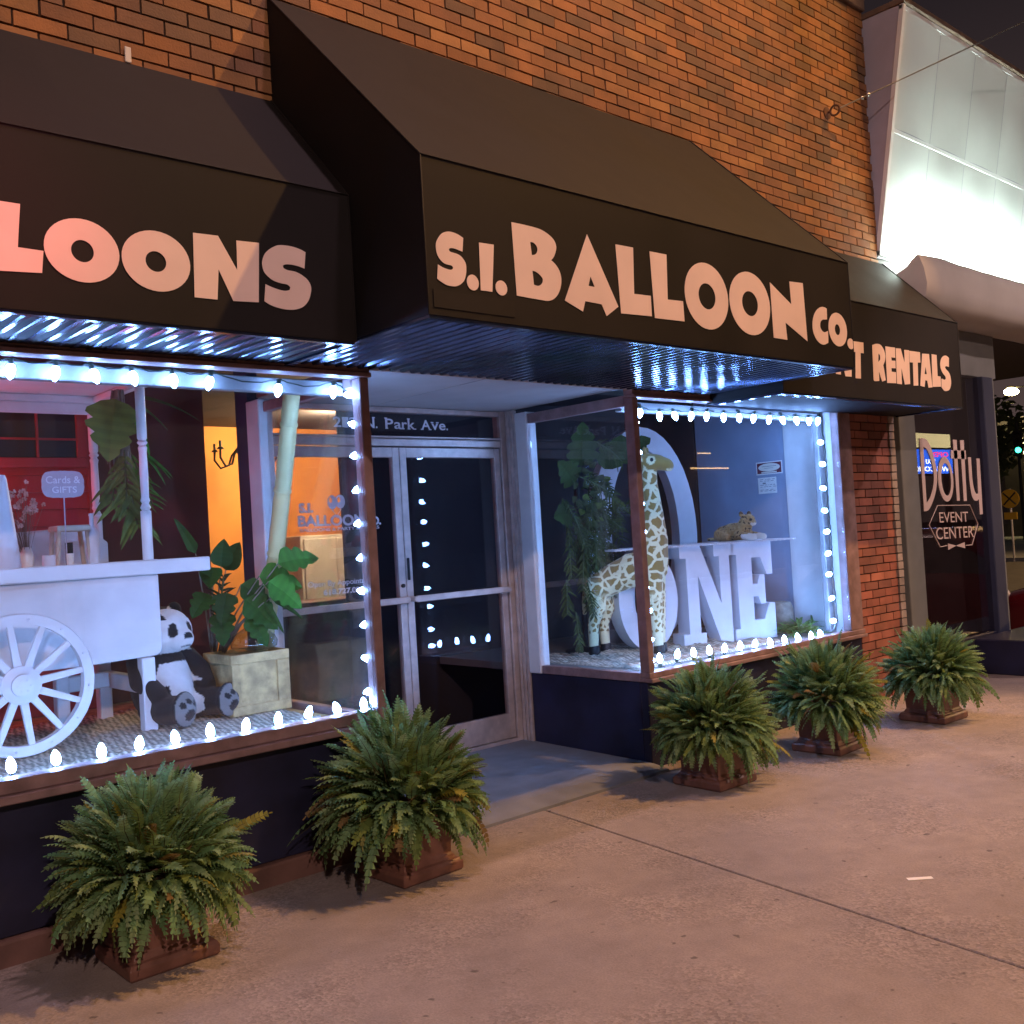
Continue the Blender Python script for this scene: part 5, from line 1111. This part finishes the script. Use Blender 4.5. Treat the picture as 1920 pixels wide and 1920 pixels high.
# ================================================================== THE STREET (lights the front, seen past the corner and in the glass)
def street_lamp(label, foot, head, lens, sc=1):
    t = thing('street_lamp', label, 'street lamp', foot, 'street lamps'); f, h = Vector(foot), Vector(head)
    put(MB().tube([f, f+Vector((0, 0, h.z-.3-f.z))], [.09, .055], 10).lathe([(.16, 0), (.16, .2), (.1, .3)], 12, mat=Matrix.Translation(f)), 'pole', 'dark_metal', t, foot, 0, 40)
    put(MB().tube([f+Vector((0, 0, h.z-.35-f.z)), f.lerp(h, .4)*1+Vector((0, 0, (h.z-f.z)*.6+.2)), h+Vector((0, 0, .2))], .035, 8), 'arm', 'dark_metal', t, foot, 0, 40)
    put(MB().ell(h+Vector((0, 0, .2)), (.36, .16, .08)), 'lamp_head', 'dark_metal', t, foot, 0, 60)
    put(MB().ell(h+Vector((0, 0, .13-.12*(sc-1))), (.2*sc, .11*sc*1.3, .05*sc*1.6)), 'lens', lens, t, foot, 0, 60)
street_lamp('sodium street lamp on the corner of the far kerb by the road sign', (31, -12.5, 0), (31, -8.6, 9.0), 'warm_lens')
street_lamp('sodium street lamp on the kerb ahead lighting the brickwork orange', (10.2, -5.18, -.1), SODIUM, 'warm_lens')
street_lamp('pale street lamp on the pavement across the road', (-3.5, -16, 0), ACROSS, 'white_lens')
street_lamp('added fill lamp on the kerb brightening the event centre window', (14.5, -5.18, -.1), KERB_FILL, 'white_lens')
street_lamp('white street lamp over the sidewalk in front of the shop', (3.2, -5.4, 0), WHITE, 'white_lens')
street_lamp('far street lamp, higher of the two glowing past the corner', (51, 14, 0), (50, 15.2, 8.7), 'warm_lens', 2)
street_lamp('far street lamp, lower of the two glowing past the corner', (51, 14.6, 0), (50, 15.55, 6.85), 'far_lens', 2.2)
def signal(label, foot, z, lit, face, arm=None):
    t = thing('traffic_signal', label, 'traffic light', foot, 'traffic signals'); f = Vector(foot)
    put(MB().tube([f, f+Vector((0, 0, z+.9))], .06, 10), 'pole', 'dark_metal', t, foot, 0, 40)
    q = Matrix.Translation(f+Vector((0, 0, z))) @ Matrix.Rotation(face, 4, 'Z')
    m = MB(); m.box(-.18, .18, -.3, -.07, -.5, .5, mat=q); hb = put(m, 'housing', 'black', t, foot, .02)
    for k, nm in ((-.32, 'green'), (0, 'amber'), (.32, 'red')):
        me = MB().lathe([(.11, 0), (.1, .03), (.04, .05)], 16, mat=q @ Matrix.Translation((0, -.3, k)) @ Matrix.Rotation(R(90), 4, 'X'))
        put(me, 'lens', (nm+'_lens') if nm == lit else 'black', hb, foot, 0, 50)
        v = MB()
        for s in range(7):
            a, b = math.pi*s/7, math.pi*(s+1)/7
            v.add([q @ Vector((math.cos(a)*.13, -.3, k+math.sin(a)*.13)), q @ Vector((math.cos(b)*.13, -.3, k+math.sin(b)*.13)), q @ Vector((math.cos(b)*.13, -.46, k+math.sin(b)*.13)), q @ Vector((math.cos(a)*.13, -.46, k+math.sin(a)*.13))], [(0, 1, 2, 3)])
        put(v, 'visor', 'black', hb, foot)
signal('traffic light showing green beyond the corner post', (45, 13.45, -.1), 4.2, 'green', R(-70))
signal('traffic light showing red beside the camera on the left kerb', (-2.2, -4.4, 0), 2.9, 'red', R(152))
XS = (30, 7.9, 0); t = thing('crossing_sign', 'round yellow railroad crossing sign on a post beyond the corner', 'road sign', XS)
put(MB().tube([(30.03, 7.9, -.3), (30.03, 7.9, 1.95)], .03, 8), 'post', 'steel_wire', t, XS, 0, 40)
sg = put(MB().lathe([(.27, 0), (.27, .012)], 28, mat=Matrix.Translation((29.99, 7.9, 1.67)) @ Matrix.Rotation(R(-90), 4, 'Y')), 'disc', 'yellow_sign', t, XS)
mb = MB()
for s in (-1, 1): mb.tube([(29.972, 7.9-.17*s, 1.5), (29.972, 7.9+.17*s, 1.84)], .022, 4)
put(mb, 'cross', 'black', sg, XS)
put(MB().box(29.98, 29.995, 7.72, 8.08, 1.08, 1.28), 'plate', 'yellow_sign', t, XS)
# far block beyond the crossing
FB = (50.5, 18, -.1); t = thing('far_building', 'dark flat roofed building beyond the crossing street', 'building', FB)
put(MB().box(50.2, 62, 8, 40, -.1, 5.3).box(50.0, 62.2, 7.8, 40.2, 5.301, 5.6), 'wall', 'far_wall', t, FB, .02)
put(MB().box(50.17, 50.199, 15.2, 15.9, 4.35, 4.6).box(50.17, 50.199, 14.9, 15.4, 3.85, 3.98), 'window', 'lit_window', t, FB)
put(MB().box(50.17, 50.199, 9, 14.4, .6, 3.6).box(50.17, 50.199, 16.2, 24, .6, 3.6), 'shopfront', 'dark_glass', t, FB)
def far_tree(x, y, h, s, label):
    t = thing('street_tree', label, 'tree', (x, y, 0), 'trees beyond the corner'); r = random.Random(int(x*7+y))
    put(MB().tube([(x, y, -.1), (x+.1, y, h*.35), (x, y+.1, h*.6)], [.2, .14, .08], 8), 'trunk', 'bark', t, (x, y, 0), 0, 40); mb = MB()
    for k in range(900):
        d = Vector((r.gauss(0, 1), r.gauss(0, 1), r.gauss(0, 1))).normalized()*r.uniform(.35, 1)**.5; p = Vector((x, y, h*.68))+Vector((d.x*s, d.y*s, d.z*h*.34)); p += Vector((noise.noise(p*.8), noise.noise(p*.8+Vector((9, 0, 0))), 0))*.5
        a = Vector((r.uniform(-1, 1), r.uniform(-1, 1), r.uniform(-1, 1))).normalized()*.22; b = a.cross(Vector((r.random(), r.random(), 1))).normalized()*.14
        mb.add([p-a, p+b, p+a, p-b], [(0, 1, 2, 3)], 0, lerpc((.03, .045, .015), (.07, .08, .03), r.random()))
    put(mb, 'crown', 'dark_foliage', t, (x, y, 0))
far_tree(46.5, 15.6, 6.6, 1.7, 'dim tree under the lower far street lamp past the corner')
# red car at the corner: seen only as a curved wing at the right edge
def car(loc, rz, label):
    t = thing('parked_car', label, 'car', loc, rz=rz); mb = MB(); Lc = 4.3; n = 32; vs = []; m = 17
    for i in range(n+1):
        u = i/n; x = -Lc/2+Lc*u; e = (1-abs(2*u-1)**5)**.35 if 0 < u < 1 else .02
        roof = .74 if u < .22 else (.74+.66*math.sin(math.pi*min(1, (u-.22)/.26)/2)) if u < .48 else 1.4 if u < .72 else (1.4-.5*((u-.72)/.28)**1.4)
        top = .45+(roof-.45)*e; bot = .24+.1*(1-e); hw = .86*(.72+.28*e)
        for k in range(m):
            a = math.pi*k/(m-1); y = math.cos(a); z = math.sin(a); y = math.copysign(abs(y)**.45, y); z = z**.55
            tp = 1-.2*max(0, (bot+(top-bot)*z-.75)/.65) ; vs.append((x, hw*y*tp, bot+(top-bot)*z))
    fs = [(i*m+k, i*m+k+1, (i+1)*m+k+1, (i+1)*m+k) for i in range(n) for k in range(m-1)]+[tuple(range(m)), tuple(n*m+k for k in range(m-1, -1, -1))]+[tuple([i*m, (i+1)*m, (i+1)*m+m-1, i*m+m-1]) for i in range(n)]
    me = mb.add(vs, fs).mesh('body', 'car_paint', smooth=60); link('body', me, t)
    MB().add([(-.82, -.6, .86), (.9, -.6, .86), (.85, -.56, 1.3), (-.1, -.56, 1.3)], [(0, 1, 2, 3)]).obj('side_glass', 'black', t).location.y = -.2
    for x in (-1.35, 1.3):
        for s in (-1, 1):
            q = Matrix.Translation((x, s*.74, .32)) @ Matrix.Rotation(R(90*s), 4, 'X')
            wv = MB().lathe([(.2, -.11), (.31, -.11), (.325, -.06), (.325, .06), (.31, .11), (.2, .11)], 24, mat=q).obj('wheel', 'tyre', t, smooth=40)
            MB().lathe([(.2, -.1), (.2, -.12), (.05, -.13)], 16, mat=q).obj('rim', 'aluminium', wv, smooth=40)
    for s in (-1, 1): MB().ell((-2.02, s*.58, .62), (.09, .16, .08)).obj('headlight', 'acrylic', t, smooth=60)
car((12.35, -1.3, -.13), R(-90), 'glossy dark red car at the right edge beyond the corner post')
# shop across the road with added glowing strips (for car-light streaks) and a blue message board: seen mirrored in the display glass
AB = (26, -14, 0); t = thing('across_building', 'low dark building across the road with added strips for car-light streaks', 'building', AB)
put(MB().box(10, 31, -20, -13.4, 0, 4.6).box(9.8, 31.2, -20.2, -13.2, 4.601, 4.9), 'wall', 'far_wall', t, AB, .02)
for z, a, b in ((3.44, 22.85, 23.4), (3.02, 22.5, 24.2)): put(MB().box(a, b, -13.34, -13.3, z, z+.022), 'car_streak', 'strip_lens', t, AB)
put(MB().box(11, 19, -13.39, -13.37, .5, 2.8).box(24, 30, -13.39, -13.37, .5, 2.8), 'shopfront', 'dark_glass', t, AB)
LB = (34, -12.1, 0); t = thing('message_board', 'blue electronic message board with white and red letters across the road', 'sign board', LB)
put(MB().box(32.4, 32.6, -12.3, -12.1, 0, 2.7).box(35.4, 35.6, -12.3, -12.1, 0, 2.7).box(32.3, 35.7, -12.3, -12.03, 2.65, 3.62), 'post', 'dark_metal', t, LB, .01)
R180 = Matrix.Rotation(R(180), 4, 'Z')
sb = put(MB().box(32.4, 35.6, -12.029, -12.02, 2.72, 3.55), 'screen', 'led_blue', t, LB)
put(MB().box(32.4, 35.6, -12.3, -12.05, 3.64, 4.1), 'lit_header', 'lit_window', t, LB)
def led(body, a, b, z, c, m):
    me = text_mesh('lettering', body, m, -b, -a, z, c, 0, bold=.02); me.transform(Matrix.Translation((0, -12.01, 0)) @ R180); me.transform(Matrix.Translation(-Vector(LB))); link('lettering', me, sb)
led('OPEN', 33.9, 35.3, 3.3, .17, 'led_red'); led('YOU', 33.6, 34.3, 3.06, .16, 'led_white'); led('WELCOME', 32.8, 35.3, 2.8, .17, 'led_white')
